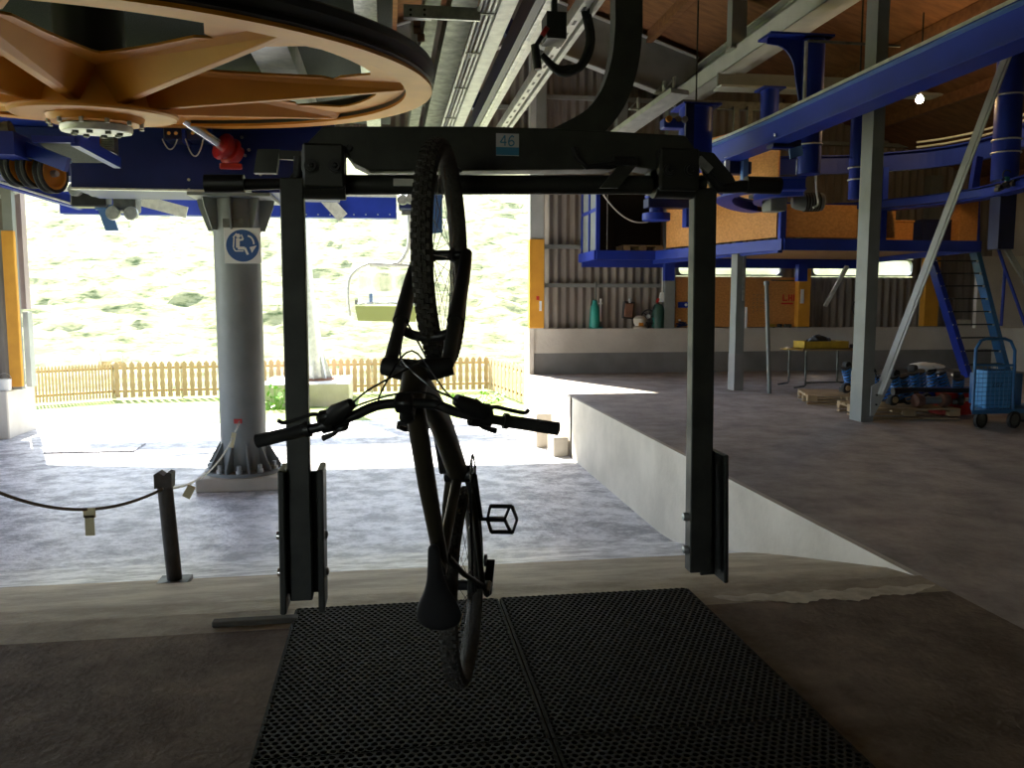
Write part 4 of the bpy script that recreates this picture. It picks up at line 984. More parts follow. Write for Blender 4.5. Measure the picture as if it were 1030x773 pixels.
for i in range(24):
    y = 4.6+.3*i; g = MB(); g.bx((xa+xb)/2-.012, (xa+xb)/2+.012, y, y+.1, ZR-.003, ZR-.0005); g.build('slot', 'black', t)
t, xa, xb = lrail('wide_duct', 'wide galvanized duct overhead just right of the bullwheel rim', 'duct', 455, 482, ZR+.25, .2, 'galv_dull', y0=5.5)
t, xa, xb = lrail('narrow_duct', 'narrow dull galvanized profile above the right end of bullwheel', 'profile', 428, 444, ZR+.3, .2, 'galv_dull', y0=6.0)
t = thing('cross_strut', 'short horizontal galvanized strut with bolt holes above the bullwheel rim', 'strut', tuple(at(445, 12, 6.4)))
a = at(406, 17, 6.4); c = at(483, 8, 6.4); g = MB(); g.bx(a.x, c.x, 6.4, 6.43, a.z, c.z); g.build('profile', 'galv', t)
g = MB(); a = at(406, 18, 6.35); c = at(434, 7, 6.35); g.bx(a.x, c.x, 6.33, 6.39, a.z, c.z); pl_ = g.build('end_plate', 'galv', t)
for px, py in ((413, 10), (427, 10), (413, 15), (427, 15)):
    g = MB(); g.lathe([(0, .006), (.010, .006), (.010, 0)], at(px, py, 6.33), (0, -1, 0), 8); g.build('bolt', 'black_metal', pl_)
b = MB(); 
t = thing('pulley_group', 'small rusty rollers and brackets hanging behind the bullwheel rim', 'rollers', tuple(at(420, 35, 6.8)))
g = MB(); g.bar(at(416, 18, 6.8), at(416, 42, 6.8), .04, .04, up=(0, 1, 0)); g.bar(at(427, 18, 6.8), at(421, 45, 6.8), .03, .04, up=(0, 1, 0)); g.build('hanger', 'galv_pale', t)
for (x, y) in ((419, 22), (419, 30), (423, 38)):
    g = MB(); g.cyl(at(x-3, y, 6.75), at(x+4, y, 6.75), .03, 12); g.build('roller', 'rust', t, True)
# blue diagonal bars between rails and wall
for (p0, p1, lab) in (((497, 12), (530, 50), 'blue diagonal roof bar seen between the pale channel and the black-edged rail'), ((474, 95), (490, 118), 'short blue diagonal roof bar just above the cross beam')):
    b = MB(); b.bar(at(p0[0], p0[1], 14.6), at(p1[0], p1[1], 14.6), .25, .2, up=(0, 1, 0)); tag(b.build('diagonal_bar', 'blue_dark', loc=tuple(at(*p0, 14.6))), lab, 'bar')
# hydraulic hoses and black box
t = thing('hose_loop', 'pair of black rubber hoses looping down beside the slotted rail', 'hoses', tuple(at(585, 60, 6.2)))
for s, r in ((0, 1), (4, .8)):
    g = MB(); g.tube(bez([at(590-s, 5, 6.2), at(596-s, 40, 6.2), at(588-s, 64, 6.2), at(573, 74-s*1.5, 6.2), at(560, 72-s, 6.2), at(545, 55, 6.2)], 24), .022, 8); g.build('hose', 'rubber', t, True)
t = thing('control_box', 'black box with small red fitting hanging between the overhead rails', 'box', tuple(at(558, 25, 5.9)))
a = at(550, 38, 5.9); c = at(570, 12, 5.9); g = MB(); g.bx(a.x, c.x, 5.9, 6.1, a.z, c.z); g.build('case', 'black', t)
g = MB(); g.bx((a.x+c.x)/2-.02, (a.x+c.x)/2+.02, 5.98, 6.02, c.z, 4.4); g.build('hanger', 'steel_dark', t)
g = MB(); g.cyl(at(546, 30, 5.88), at(550, 33, 5.88), .035, 12); g.build('red_fitting', 'red', t)
g = MB(); g.tube([at(538, 45, 5.9), at(541, 70, 5.9)], .03, 10); g.tube([at(547, 34, 5.9), at(539, 46, 5.9)], .015, 8); g.build('valve', 'black_metal', t)
# wall column seen high between the rails
column(539, 549, LINT, 7.0, (0, 0), 'upper grey wall post visible between slotted rail and hanger arm', 'steel_grey', YW-.18, False)
column(619, 629, LINT, 6.6, (0, 0), 'upper grey wall post visible right of the curved hanger arm', 'steel_grey', YW-.18, False)

# ================================================================== BIG LONGITUDINAL BEAMS (right)
XB = 5.78
t = thing('crane_beam', 'long pale grey channel beam running the length of the hall overhead', 'beam', (XB, 2, 5.0))
zb_ = az(774, 39.9, 5).z
zz = ax(774, 39.9, XB).z
g = MB(); g.bx(XB, XB+.28, 1, 17.0, zz, zz+.02); g.bx(XB, XB+.02, 1, 17.0, zz, zz+.30); g.bx(XB, XB+.1, 1, 17.0, zz+.28, zz+.30); g.build('channel', 'steel_pale', t)
g = MB(); ibeam(g, (6.35, 1, zz+.48), (6.35, 16.9, zz+.48), .3, .6); 
tag(g.build('plate_girder', 'steel_pale', loc=(6.35, 1, zz+.6)), 'deep pale plate girder behind and above the channel beam', 'girder')
t = thing('hanger_post', 'grey roof post bolted onto the pale channel beam', 'post', tuple(at(746, 49, 9.3)))
q = ax(746, 47, XB+.1); 
g = MB(); wq = .16; g.bx(q.x-wq/2-.1, q.x-wq/2-.06, q.y, q.y+.2, q.z, 6.5); g.bx(q.x-wq/2-.06, q.x+wq/2, q.y, q.y+.2, q.z, 6.5); g.build('shaft', 'steel_grey', t)
g = MB(); g.bx(q.x-.2, q.x+.12, q.y-.02, q.y+.24, q.z-.03, q.z); g.build('foot_plate', 'galv', t)
# far dark horizontal beam
t = thing('transfer_beam', 'dark grey horizontal beam with a pale lower flange, carrying the blue tube heads', 'beam', tuple(at(800, 85, 14.2)))
a = at(722, 88, 14.2); zt_ = at(800, 76, 14.2).z; zb_ = at(800, 90, 14.2).z
g = MB(); g.bx(a.x, 12.8, 14.2, 14.25, zb_, zt_); g.build('web', 'steel_grey', t)
g = MB(); g.bx(a.x, 12.8, 14.05, 14.4, zb_-.04, zb_); g.build('lower_flange', 'steel_pale', t)
t = thing('strut_rail', 'slim grey horizontal channel just below the dark transfer beam', 'beam', tuple(at(740, 107, 13.8)))
a = at(680, 108, 13.8); g = MB(); g.bx(a.x, at(815, 108, 13.8).x, 13.8, 13.9, at(740, 110, 13.8).z, at(740, 102, 13.8).z); g.build('profile', 'galv_dull', t)
for px in (741, 755):
    g = MB(); c_ = at(px, 107, 13.75); g.bx(c_.x-.04, c_.x+.04, 13.75, 13.8, at(px, 134, 13.75).z, c_.z); g.build('drop_bar', 'galv_dull', t)
# short galvanized ramp rail with brackets
t = thing('bracket_rail', 'pale galvanized rail with upright clips descending behind the cross beam', 'rail', tuple(at(650, 115, 9.0)))
g = MB(); g.bar(at(590, 158, 9.6), at(684, 92, 8.0), .22, .05); g.build('profile', 'galv_pale', t)
for (x, y, Y) in ((642, 112, 8.7), (668, 96, 8.3), (678, 92, 8.1)):
    g = MB(); q = at(x, y, Y); g.box(q+V(0, 0, .06), (.02, .06, .16)); g.box(q+V(-.05, 0, .02), (.1, .06, .015)); g.box(q+V(-.04, 0, .08), (.015, .015, .14), Matrix.Rotation(.7, 3, 'Y')); g.build('clip', 'galv', t)
t = thing('rail_guide', 'small blue guide block with orange roller under the bracket rail', 'guide', tuple(at(676, 124, 8.6)))
q = at(676, 125, 8.6); g = MB(); g.box(q, (.22, .15, .1), None, .01); g.build('block', 'blue', t)
for dx, mt_ in ((-.07, 'orange'), (.03, 'chrome'), (.1, 'galv')):
    g = MB(); g.lathe([(0, .03), (.032, .03), (.035, 0), (0, -.03)], q+V(dx, -.09, .03), (0, -1, 0), 14); g.build('roller', mt_, t, True)

# blue box beam with side flanges, passing in front of the tall column
XR = 5.05
zlo = ax(880, 101, XR).z; zhi = ax(880, 69, XR).z
t = thing('blue_rail_beam', 'long bright blue rail beam crossing in front of the tall column', 'rail beam', (XR, 5, zlo))
P_ = [(XR, 1.5), (XR, 9.0), (XR-.02, 11.0), (XR-.12, 12.6), (XR-.45, 14.0)]
path = [V(x, y, zlo+(zhi-zlo)/2) for x, y in P_]; hh = (zhi-zlo)/2
path = bez(path, 40)
g = MB(); g.sweep(path, [(-.01, -hh), (.12, -hh), (.12, hh), (-.01, hh)]); g.build('web', 'blue', t)
g = MB(); g.sweep(path, [(-.09, -hh-.02), (.2, -hh-.02), (.2, -hh), (-.09, -hh)]); g.build('lower_flange', 'blue', t)
g = MB(); g.sweep(path, [(-.09, hh*.62), (0, hh*.62), (0, hh*.68), (-.09, hh*.68)]); g.build('side_flange', 'blue_light', t)
g = MB(); g.sweep(path, [(.02, hh), (.06, hh), (.06, hh+.05), (.02, hh+.05)]); g.build('perforated_strip', 'galv_pale', t)
# second beam curving behind the columns
t = thing('curved_blue_beam', 'blue beam curving behind the columns below the lit lamp', 'rail beam', tuple(at(900, 163, 13)))
zc = at(900, 163, 13).z
cp = [az(x, y, zc) for x, y in ((1040, 134), (1001, 148), (950, 158), (900, 163), (850, 166), (800, 167), (765, 168))]
g = MB(); g.sweep(bez(cp, 40), [(-.05, -.15), (.05, -.15), (.05, .13), (-.05, .13)]); g.build('web', 'blue', t)
g = MB(); g.sweep(bez(cp, 40), [(-.12, .13), (.12, .13), (.12, .15), (-.12, .15)]); g.build('top_flange', 'blue', t)
for dz in (.22, .3):
    g = MB(); g.tube([p+V(0, .1, dz) for p in bez(cp, 40)[:16]], .018, 6); g.build('bright_conduit', 'galv_pale', t, True)
# lower turnaround ring
zr = 2.92
def ringp(L): return [az(x, y, zr) for x, y in L]
t = thing('parking_rail', 'low blue curved parking rail looping round behind the right carrier handle', 'rail', tuple(az(850, 214, zr)))
L1 = [(1060, 181), (1029, 190), (990, 199), (950, 205), (900, 210), (850, 214), (800, 215), (755, 212), (733, 206), (729, 199), (745, 194), (775, 191), (810, 190)]
pr_ = bez(ringp(L1), 96)
g = MB(); g.sweep(pr_, [(-.11, -.02), (.11, -.02), (.11, 0), (-.11, 0)]); g.build('lower_flange', 'blue', t)
g = MB(); g.sweep(pr_, [(-.015, 0), (.015, 0), (.015, .13), (-.015, .13)]); g.build('web', 'blue', t)
g = MB(); g.sweep(pr_, [(-.1, .13), (.1, .13), (.1, .145), (-.1, .145)]); g.build('upper_flange', 'blue', t)
for i in range(2, 46, 2):
    q = pr_[i]; g = MB(); g.box(q+V(0, -.06, .065), (.05, .05, .05)); g.build('chain_roller', 'galv', t)
L2 = [(1060, 184), (1000, 196), (900, 207), (830, 210), (780, 206), (772, 200), (790, 196), (820, 194)]
t2 = thing('inner_parking_rail', 'narrow inner blue loop rail beside the grey gear motor', 'rail', tuple(az(800, 205, zr)))
g = MB(); g.sweep(bez([p+V(0, .3, .02) for p in ringp(L2)], 60), [(-.06, -.02), (.06, -.02), (.06, .08), (-.06, .08)]); g.build('rail', 'blue', t2)
q = az(931, 206, zr)+V(0, -.15, .06)
b = MB(); b.box(q, (.16, .06, .045), None, .01); tag(b.build('green_lamp', 'green_lamp', loc=tuple(q)), 'small green rectangular lamp on the low curved parking rail', 'lamp')
# blue hanging tubes
def htube(px0, px1, ytop, ybot, Y, label, rings=(), gusset=None, plate=True):
    a = at(px0, ytop, Y); c = at(px1, ybot, Y); r = (at(px1, ytop, Y).x-a.x)/2; x = (a.x+at(px1, ytop, Y).x)/2; x2 = (at(px0, ybot, Y).x+c.x)/2
    t = thing('blue_post', label, 'post', (x, Y, a.z))
    g = MB(); g.cyl((x, Y, a.z), (x, Y, c.z), r, 24); g.build('tube', 'blue', t, True)
    if plate: g = MB(); g.bx(x-r-.04, x+r+.04, Y-r-.04, Y+r+.04, a.z, a.z+.03); g.build('head_plate', 'blue', t)
    for yy in rings:
        q = at(px0, yy, Y); g = MB(); g.tube([(x+(r+.01)*math.cos(i*PI/12), Y+(r+.01)*math.sin(i*PI/12), q.z) for i in range(24)], .012, 6, True); g.build('strap', 'galv_pale', t)
    return t, x, r, a.z, c.z
htube(766, 783, 91, 182, 12.8, 'blue post with two pale straps behind the end of the blue rail beam', (166, 177))
t, x, r, za, zb2 = htube(807, 829, 40, 176, 11.0, 'tall blue post with curved gusset fixed under the pale channel beam', (146,))
g = MB(); pts2 = []
for i in range(9):
    a_ = i/8*PI/2; pts2.append(V(x-r-.42+.40*math.sin(a_)-.0, 11.0, za-.03-.40+.40*math.cos(a_)))
poly = [V(x-r, 11.0, za), V(x-r-.5, 11.0, za), V(x-r-.5, 11.0, za-.07), V(x-r-.42, 11.0, za-.08)]+[V(x-r-.40+.32*math.sin(k*PI/16), 11.0, za-.08-.42*(1-math.cos(k*PI/16))) for k in range(1, 9)]+[V(x-r, 11.0, za-.9)]
g.prism(poly, (0, .03, 0)); g.build('gusset', 'blue', t)
g = MB(); g.bx(x-r-.55, x+r+.05, 10.8, 11.2, za, za+.03); g.build('top_flange', 'blue', t)
g = MB(); cx_ = at(811, 45, 10.8).x; g.tube([(cx_, 10.8, za-.08), (cx_, 10.8, at(811, 100, 10.8).z)], .025, 8); g.build('conduit', 'galv_pale', t)
g = MB(); g.tube([(cx_, 10.75, za-.09), (at(905, 49, 10.75).x, 10.75, za-.1)], .02, 8); g.build('conduit', 'galv_dull', t)
t, x, r, za, zb2 = htube(858, 871, 92, 201, 10.9, 'slender blue post with two straps left of the tall column', (169, 181), plate=False)
g = MB(); g.cyl((x, 10.9, za-.02), (x, 10.9, RZ(x)-.05), .012, 8); g.build('tie_rod', 'steel_dark', t)
t, x, r, za, zb2 = htube(1006, 1029, 55, 182, 10.3, 'thick blue post with pale straps at the right picture edge', (96, 141, 154))
g = MB(); g.bx(x-.12, x+.12, 10.2, 10.4, az(1015, 230, 2.4).z-.2, zb2); g.build('lower_stub', 'blue_dark', t)
g = MB(); g.cyl((x+.16, 10.05, zb2+.1), (x+.16, 10.05, zb2+.62), .018, 8); g.build('conduit', 'galv_pale', t)
t, x, r, za, zb2 = htube(684, 716, 109, 170, 11.5, 'short thick blue post behind the right end of cross beam', ())
g = MB(); g.cyl((x, 11.5, za), (x, 11.5, RZ(x)-.05), .012, 8); g.build('tie_rod', 'steel_dark', t)
g = MB(); g.bx(x-r-.02, x-r+.1, 11.2, 11.25, at(690, 150, 11.2).z, za); g.build('side_plate', 'blue_dark', t)
# blue end pieces near x=700-760
t = thing('guide_bracket', 'blue bracket cluster with springs at the far end of the rail beam', 'bracket', tuple(at(745, 165, 11.9)))
a = at(731, 162, 11.9); c = at(756, 175, 11.9)
g = MB(); g.bx(a.x, c.x, 11.9, 12.1, c.z, a.z, .01); g.build('box', 'blue_dark', t)
g = MB(); g.bx(a.x-.04, a.x+.03, 11.85, 11.9, c.z, a.z+.05); g.build('cover', 'white', t)
g = MB(); c2 = at(750, 176, 11.8); g.bx(c2.x-.04, c2.x+.04, 11.8, 11.9, at(750, 182, 11.8).z, at(750, 152, 11.8).z); g.build('bar', 'blue_light', t)
for (x, y) in ((743, 151), (751, 147), (757, 149), (748, 153)):
    g = MB(); g.lathe([(0, .05), (.03, .05), (.04, .0), (.03, -.05), (0, -.05)], at(x, y, 11.8), (1, .2, 0), 12); g.build('spring_roller', 'chrome', t, True)
t = thing('limit_bracket', 'blue tray bracket with rollers and pale plate under the rail beam', 'bracket', tuple(at(790, 145, 10.4)))
a = at(778, 140, 10.5); c = at(806, 149, 10.5)
g = MB(); g.bx(a.x, c.x, 10.5, 10.7, c.z, a.z); g.build('tray', 'blue_dark', t)
g = MB(); g.bx(a.x-.03, c.x+.02, 10.45, 10.5, c.z-.02, c.z); g.build('lip', 'blue', t)
g = MB(); g.prism([at(794, 150, 10.4), at(807, 146, 10.4), at(808, 156, 10.4), at(795, 160, 10.4)], (0, .02, 0)); g.build('pale_plate', 'blue_light', t)
for (x, y) in ((781, 136), (789, 134), (792, 130), (787, 127)):
    g = MB(); g.lathe([(0, .03), (.02, .03), (.026, .0), (.02, -.03), (0, -.03)], at(x, y, 10.4), (1, .2, 0), 12); g.build('roller', 'chrome', t, True)
g = MB(); g.tube([at(802, 160, 10.4), at(801, 176, 10.4)], .008, 6); g.build('wire', 'galv', t)
g = MB(); g.bx(XR-.03, XR+.05, 10.55, 10.65, a.z-.02, zlo); g.build('link', 'blue', t)
# gear motor
q = at(795, 204, 11.5)
t = thing('gear_motor', 'grey gear motor with finned round end beside the right carrier handle', 'motor', tuple(q))
a = at(775, 212, 11.5); c = at(792, 195, 11.5); g = MB(); g.bx(a.x, c.x, 11.5, 11.8, a.z, c.z, .015); g.build('gearbox', 'motor_grey', t)
g = MB(); g.lathe([(0, 0), (.075, 0), (.105, .06), (.125, .15), (.13, .43), (.11, .45), (0, .45)], at(797, 204, 11.65), (1, -.15, .03), 28); g.build('motor_body', 'motor_grey', t, True)
for i in range(6):
    g = MB(); g.lathe([(.125, 0), (.14, 0), (.14, .015), (.125, .015)], at(797, 204, 11.65)+V(1, -.15, .03).normalized()*(.17+.04*i), (1, -.15, .03), 28, None, True); g.build('cooling_fin', 'steel_dark', t)
g = MB(); g.bar(at(786, 188, 11.4), at(806, 187, 11.4), .05, .06); g.bar(at(789, 186, 11.4), at(789, 196, 11.4), .06, .05, up=(0, 1, 0)); g.bar(at(803, 182, 11.4), at(803, 192, 11.4), .03, .05, up=(0, 1, 0)); g.bx(at(783, 205, 11.5).x-.1, at(783, 205, 11.5).x+.1, 11.5, 12.3, zr+.14, zr+.2); g.build('mounting', 'black_metal', t)
g = MB(); g.tube(bez([at(823, 128, 11.4), at(821, 160, 11.4), at(821, 190, 11.4), at(823, 205, 11.4), at(818, 209, 11.4)], 16), .015, 8); g.build('cable', 'galv_pale', t, True)
# chain cluster right
q = at(1018, 192, 9.8); t = thing('chain_drive', 'coiled drive chain with green tag at the right end of the parking rail', 'chain', tuple(q))
for i in range(16):
    g = MB(); g.box(q+V(-.25+.035*i, -.05+.02*(i % 3), .02*i*.6+(.03 if i % 2 else 0)), (.05, .08, .05), Matrix.Rotation(.3*i, 3, 'Z'), .01); g.build('link', 'black_metal' if i % 2 else 'galv_dull', t)
g = MB(); g.box(at(1013, 180, 9.7), (.05, .03, .05)); g.build('green_tag', 'green', t)
g = MB(); g.tube(arc(at(1013, 176, 9.7), .06, .5, 4.5, 14, (1, 0, 0), (0, 0, 1)), .008, 6); g.build('cable_loop', 'black', t)
# plate support bar
b = MB(); b.bar(at(984, 158, 10.9), at(978, 195, 10.9), .1, .08, up=(0, 1, 0)); tag(b.build('rail_strut', 'blue', loc=tuple(at(984, 158, 10.9))), 'short blue strut joining the curved beam to the parking rail', 'strut')

# ================================================================== MEZZANINE PLATFORM
ZP = 2.36
A_ = az(593, 265, ZP); 
C1 = V(at(597, 262, 15.5).x, 15.3, ZP); C2 = V(at(660, 262, 15.3).x, 15.3, ZP)
C3 = az(788, 246, ZP); C4 = V(at(985, 245, C3.y).x, C3.y, ZP)
poly = [V(C1.x, 16.6, ZP), C1, C2, C3, C4, V(9.9, 16.6, ZP)]
t = thing('mezzanine', 'blue-edged mezzanine platform with a wooden deck', 'platform', tuple(C3))
g = MB(); g.prism([p+V(0, 0, .01) for p in poly], (0, 0, .035)); g.build('deck', 'deck_wood', t)
for i in range(1, 5):
    g = MB(); g.bar(poly[i]+V(0, 0, -.0), poly[(i+1)] if i < 4 else poly[5], .08, .17); g.build('edge_beam', 'blue', t)
g = MB(); g.bar(poly[0], poly[1], .08, .17); g.build('edge_beam', 'blue', t)
g = MB(); g.bar(V(C1.x, 16.45, ZP-.08), V(9.9, 16.45, ZP-.08), .1, .2); g.build('rear_beam', 'blue', t)
g = MB(); g.bar(V(C2.x+.3, 16.3, ZP-.06), C3+V(0, .1, -.06), .08, .12); g.build('joist', 'blue', t)
for px, y in ((674, 16.2), (808, 16.2)):
    x = at(px, 270, y).x; g = MB(); g.bx(x-.1, x+.1, y, y+.15, ZP-.45, ZP-.1); g.build('bracket', 'blue', t)
g = MB(); g.bar(at(852, 268, 16), at(830, 308, 16.6), .08, .05, up=(0, 1, 0)); g.build('knee_brace', 'galv_pale', t)
# blue frame cage at left end with sheets
t = thing('framed_cubicle', 'blue-framed cubicle with grey panels at the left end of platform', 'cubicle', tuple(C1))
zt_ = ZP+1.35
for (x, y) in ((C1.x+.03, 16.5), (C1.x+.03, 15.9), (C1.x+.03, 15.33), (at(676, 240, 15.33).x, 15.33)):
    g = MB(); g.bx(x-.035, x+.035, y-.035, y+.035, ZP, zt_); g.build('post', 'blue', t)
for z in (ZP+.85, zt_): g = MB(); g.bx(C1.x, C1.x+.06, 15.3, 16.5, z-.03, z+.03); g.build('rail', 'blue', t)
g = MB(); g.bx(C1.x+.02, C1.x+.03, 15.35, 16.5, ZP+.1, zt_-.05); g.build('panel', 'steel_grey', t)
g = MB(); x_ = C1.x+.2; g.tube([(x_, 15.28, zt_), (x_, 15.28, ZP+.1)], .008, 6); g.build('chain', 'galv', t)
g = MB(); g.tube(sag((C1.x+.1, 15.2, ZP+1.1), (at(652, 222, 15.2).x, 15.2, ZP+.62), .18, 16), .014, 6); g.build('cable', 'wire', t)
g = MB(); g.bx(C1.x+.35, at(668, 230, 16.3).x, 16.5, 16.55, ZP+.05, zt_); g.build('back_panel', 'black_gap', t)
# pallet-like wooden stand
def pallet(c, wx, dy, rot, label, grp=None, s=1.0, slats=5):
    c = Vector(c); t = thing('pallet', label, 'pallet', tuple(c), grp); Rz = Matrix.Rotation(rot, 3, 'Z')
    def B(x, y, z, a, b_, h): q = c+Rz @ V(x, y, z); g = MB(); g.box(q, (a, b_, h), Rz, .004); return g
    for i in range(3):
        y = (-1+i)*(dy/2-.05)
        for j in range(3): B((-1+j)*(wx/2-.07), y, .062*s+.02*s, .14, .1, .078*s).build('block', 'pallet_wood', t)
        B(0, y, .012*s, wx, .1, .022*s).build('bottom_board', 'pallet_wood', t)
        B(0, y, .0, .01, .01, .002)
    for j in range(3): B((-1+j)*(wx/2-.07), 0, .112*s, .14, dy, .02*s).build('stringer_board', 'pallet_wood', t)
    for i in range(slats): B(0, -dy/2+.05+(dy-.1)*i/(slats-1), .133*s, wx, .11, .02*s).build('top_board', 'pallet_wood', t)
    return t
q = at(643, 254, 15.6); q.z = ZP+.05
pallet(q, .78, .5, 0, 'small wooden pallet lying on the platform inside the blue frame')
# osb partitions on the platform
def osb(p0, p1, z0, z1, label, mt='osb'):
    p0 = Vector(p0); p1 = Vector(p1); g = MB(); zc_ = (z0+z1)/2; p0.z = p1.z = zc_
    g.bar(p0, p1, .03, z1-z0); tag(g.build('board_partition', mt, loc=tuple(p0)), label, 'partition')
D1 = C2.lerp(C3, .12)+V(0, .12, 0); D2 = C2.lerp(C3, .98)+V(0, .12, 0)
osb(D1, D2, ZP+.12, ZP+1.9, 'orange particle-board partition along the slanting platform edge')
osb(V(C3.x+.05, C3.y+.12, 0), V(at(905, 220, C3.y).x, C3.y+.12, 0), ZP+.12, ZP+.62, 'low particle-board partition right of the blue corner post')
osb(V(at(905, 220, 14).x, 14.4, 0), V(9.3, 14.4, 0), ZP+.05, ZP+.7, 'brown board partition at the back of the platform behind the tall column', 'osb')
for i, px in enumerate((712, 745, 788, 889)):
    Y = C3.y+.02 if px >= 788 else (C2.y+(C3.y-C2.y)*(px-660)/128)
    x = at(px, 230, Y).x; b = MB(); b.bx(x-.045, x+.045, Y, Y+.09, ZP+.08, ZP+1.2 if i != 2 else ZP+.8)
    tag(b.build('partition_post', 'blue', loc=(x, Y, ZP)), ('first blue partition post from the left on the slanting platform edge', 'blue partition post directly behind the slim blue-grey column', 'blue post at the front corner of the platform', 'blue post behind the tall grey-green column on the platform')[i], 'post')
# clutter on platform : crates, cardboard
for (px, w_, h_, Y, mt_, lab) in ((906, .5, .4, 12.9, 'osb', 'brown cardboard box standing on the platform behind the low partition'), (838, .7, .3, 12.9, 'steel_brown', 'dark crate standing on the platform beside the slender blue post'), (945, .6, .45, 13.2, 'blue_dark', 'dark blue crate on the platform right of the cardboard box'), (975, .35, .8, 13.0, 'osb', 'upright particle-board box on the platform near the ladder head')):
    x = at(px, 215, Y).x; t = thing('storage_box', lab, 'box', (x, Y, ZP+.05))
    g = MB(); g.bx(x-w_/2, x+w_/2, Y, Y+.4, ZP+.05, ZP+.05+h_, .01); g.build('body', mt_, t)
    g = MB(); g.bx(x-w_/2-.01, x+w_/2+.01, Y-.01, Y+.41, ZP+.05+h_, ZP+.08+h_, .005); g.build('lid', mt_, t)
# blue reels under platform left
t = thing('cable_drum', 'dark blue drum unit seen between the lower bar and the platform', 'drum', tuple(at(658, 200, 14)))
g = MB(); g.lathe([(0, 0), (.24, 0), (.24, .12), (.12, .14), (.12, .36), (.2, .38), (.2, .42), (0, .42)], at(660, 222, 14), n=28); g.build('reel', 'blue', t, True)
g = MB(); q = at(675, 205, 14); g.box(q, (.9, .3, .16), None, .01); g.build('beam', 'blue_dark', t)
g = MB(); g.box(at(691, 214, 14), (.1, .2, .5), None, .01); g.build('end_plate', 'blue', t)

# ================================================================== LAMP
q = at(925, 100, 11.6)
t = thing('hall_lamp', 'glowing orange lamp bulb hanging from the roof near the tall column', 'lamp', tuple(q))
g = MB(); g.lathe([(0, -.06), (.035, -.05), (.055, -.02), (.055, .01), (.035, .04), (.02, .07), (0, .07)], q, n=20); g.build('bulb', 'bulb', t, True)
g = MB(); g.lathe([(.025, .06), (.03, .12), (.012, .14), (0, .14)], q, n=16); g.build('socket', 'black', t)
g = MB(); g.cyl(q+V(0, 0, .12), (q.x, q.y, RZ(q.x)-.2), .012, 8); g.build('stem', 'steel_dark', t)
ld = bpy.data.lights.new('bulb_light', 'POINT'); ld.energy = 8; ld.color = (1, .6, .25); ld.shadow_soft_size = .06
lo = bpy.data.objects.new('bulb_light', ld); COL.objects.link(lo); lo.parent = t; lo.location = (0, -.12, -.05)

# ================================================================== LADDER
lb = V(at(973, 386, 14.7).x, 14.7, 0); lt = V(at(932, 246, 15.6).x, 15.6, at(932, 240, 15.6).z)
lt.y = 16.0; lt.x = lb.x-.0; lt = at(931, 243, 15.9)
t = thing('steel_ladder', 'steep blue ladder stair leading up to the platform', 'ladder', tuple(lb))
rb = V(at(1012, 386, 14.7).x, 14.7, 0); rt = at(978, 243, 15.9)
for a, c in ((lb, lt), (rb, rt)): g = MB(); g.bar(a, c, .10, .20, up=(0, 1, .3)); g.build('stringer', 'blue' if a is lb else 'cart_blue', t)
for i in range(1, 11):
    f_ = i/10.6; g = MB(); a = lb.lerp(lt, f_); c = rb.lerp(rt, f_); g.bar(a, c, .16, .025); g.build('tread', 'steel_dark', t)
for i in range(1, 11):
    f_ = i/10.6; g = MB(); c = rb.lerp(rt, f_)+V(.0, -.1, 0); g.bx(c.x-.09, c.x+.03, c.y, c.y+.01, c.z-.03, c.z+.01); g.build('tread_tag', 'galv_pale', t)
    for dx in (-.04, .03): g = MB(); a = lb.lerp(lt, f_)+V(dx, -.1, 0); g.lathe([(0, .012), (.014, .012), (.014, 0)], a, (0, -1, 0), 8); g.build('bolt', 'chrome', t)
t = thing('stair_handrail', 'thin blue handrail slanting down at the right of the ladder', 'handrail', tuple(at(1000, 230, 14.5)))
g = MB(); g.tube([at(996, 225, 14.5), at(1010, 268, 14.3), at(1034, 335, 14.0)], .03, 10); g.tube([at(1011, 270, 14.3), at(1007, 328, 14.3)], .03, 10); g.build('tube', 'blue', t, True)
g = MB(); g.tube([at(984, 180, 14.6), at(984, 250, 14.6)], .03, 10); g.build('tube', 'blue', t, True)
t = thing('grey_stair_rail', 'dark grey slanting bar right of the blue handrail', 'bar', tuple(at(1010, 245, 13.5)))
g = MB(); g.bar(at(1008, 243, 13.5), at(1036, 290, 13.3), .1, .08); g.build('profile', 'steel_grey', t)
b = MB(); x = at(993, 300, 15.6).x; b.bx(x, XE, 15.9, 16.0, .93, at(1000, 258, 15.9).z); struct(b, 'wall_white_panel', 'concrete_white')

# ================================================================== FLOOR ITEMS RIGHT
# iron pole standing on the floor
q = az(774, 396, 0); t = thing('iron_pole', 'slender iron pole standing upright between the slim column and the table', 'pole', tuple(q))
g = MB(); g.cyl(q, V(at(771, 285, q.y).x, q.y, at(771, 285, q.y).z), .032, 12); g.build('tube', 'steel_grey', t, True)
g = MB(); g.lathe([(0, 0), (.045, 0), (.045, .06), (0, .07)], V(at(771, 285, q.y).x, q.y, at(771, 287, q.y).z), n=14); g.build('cap', 'steel_grey', t, True)
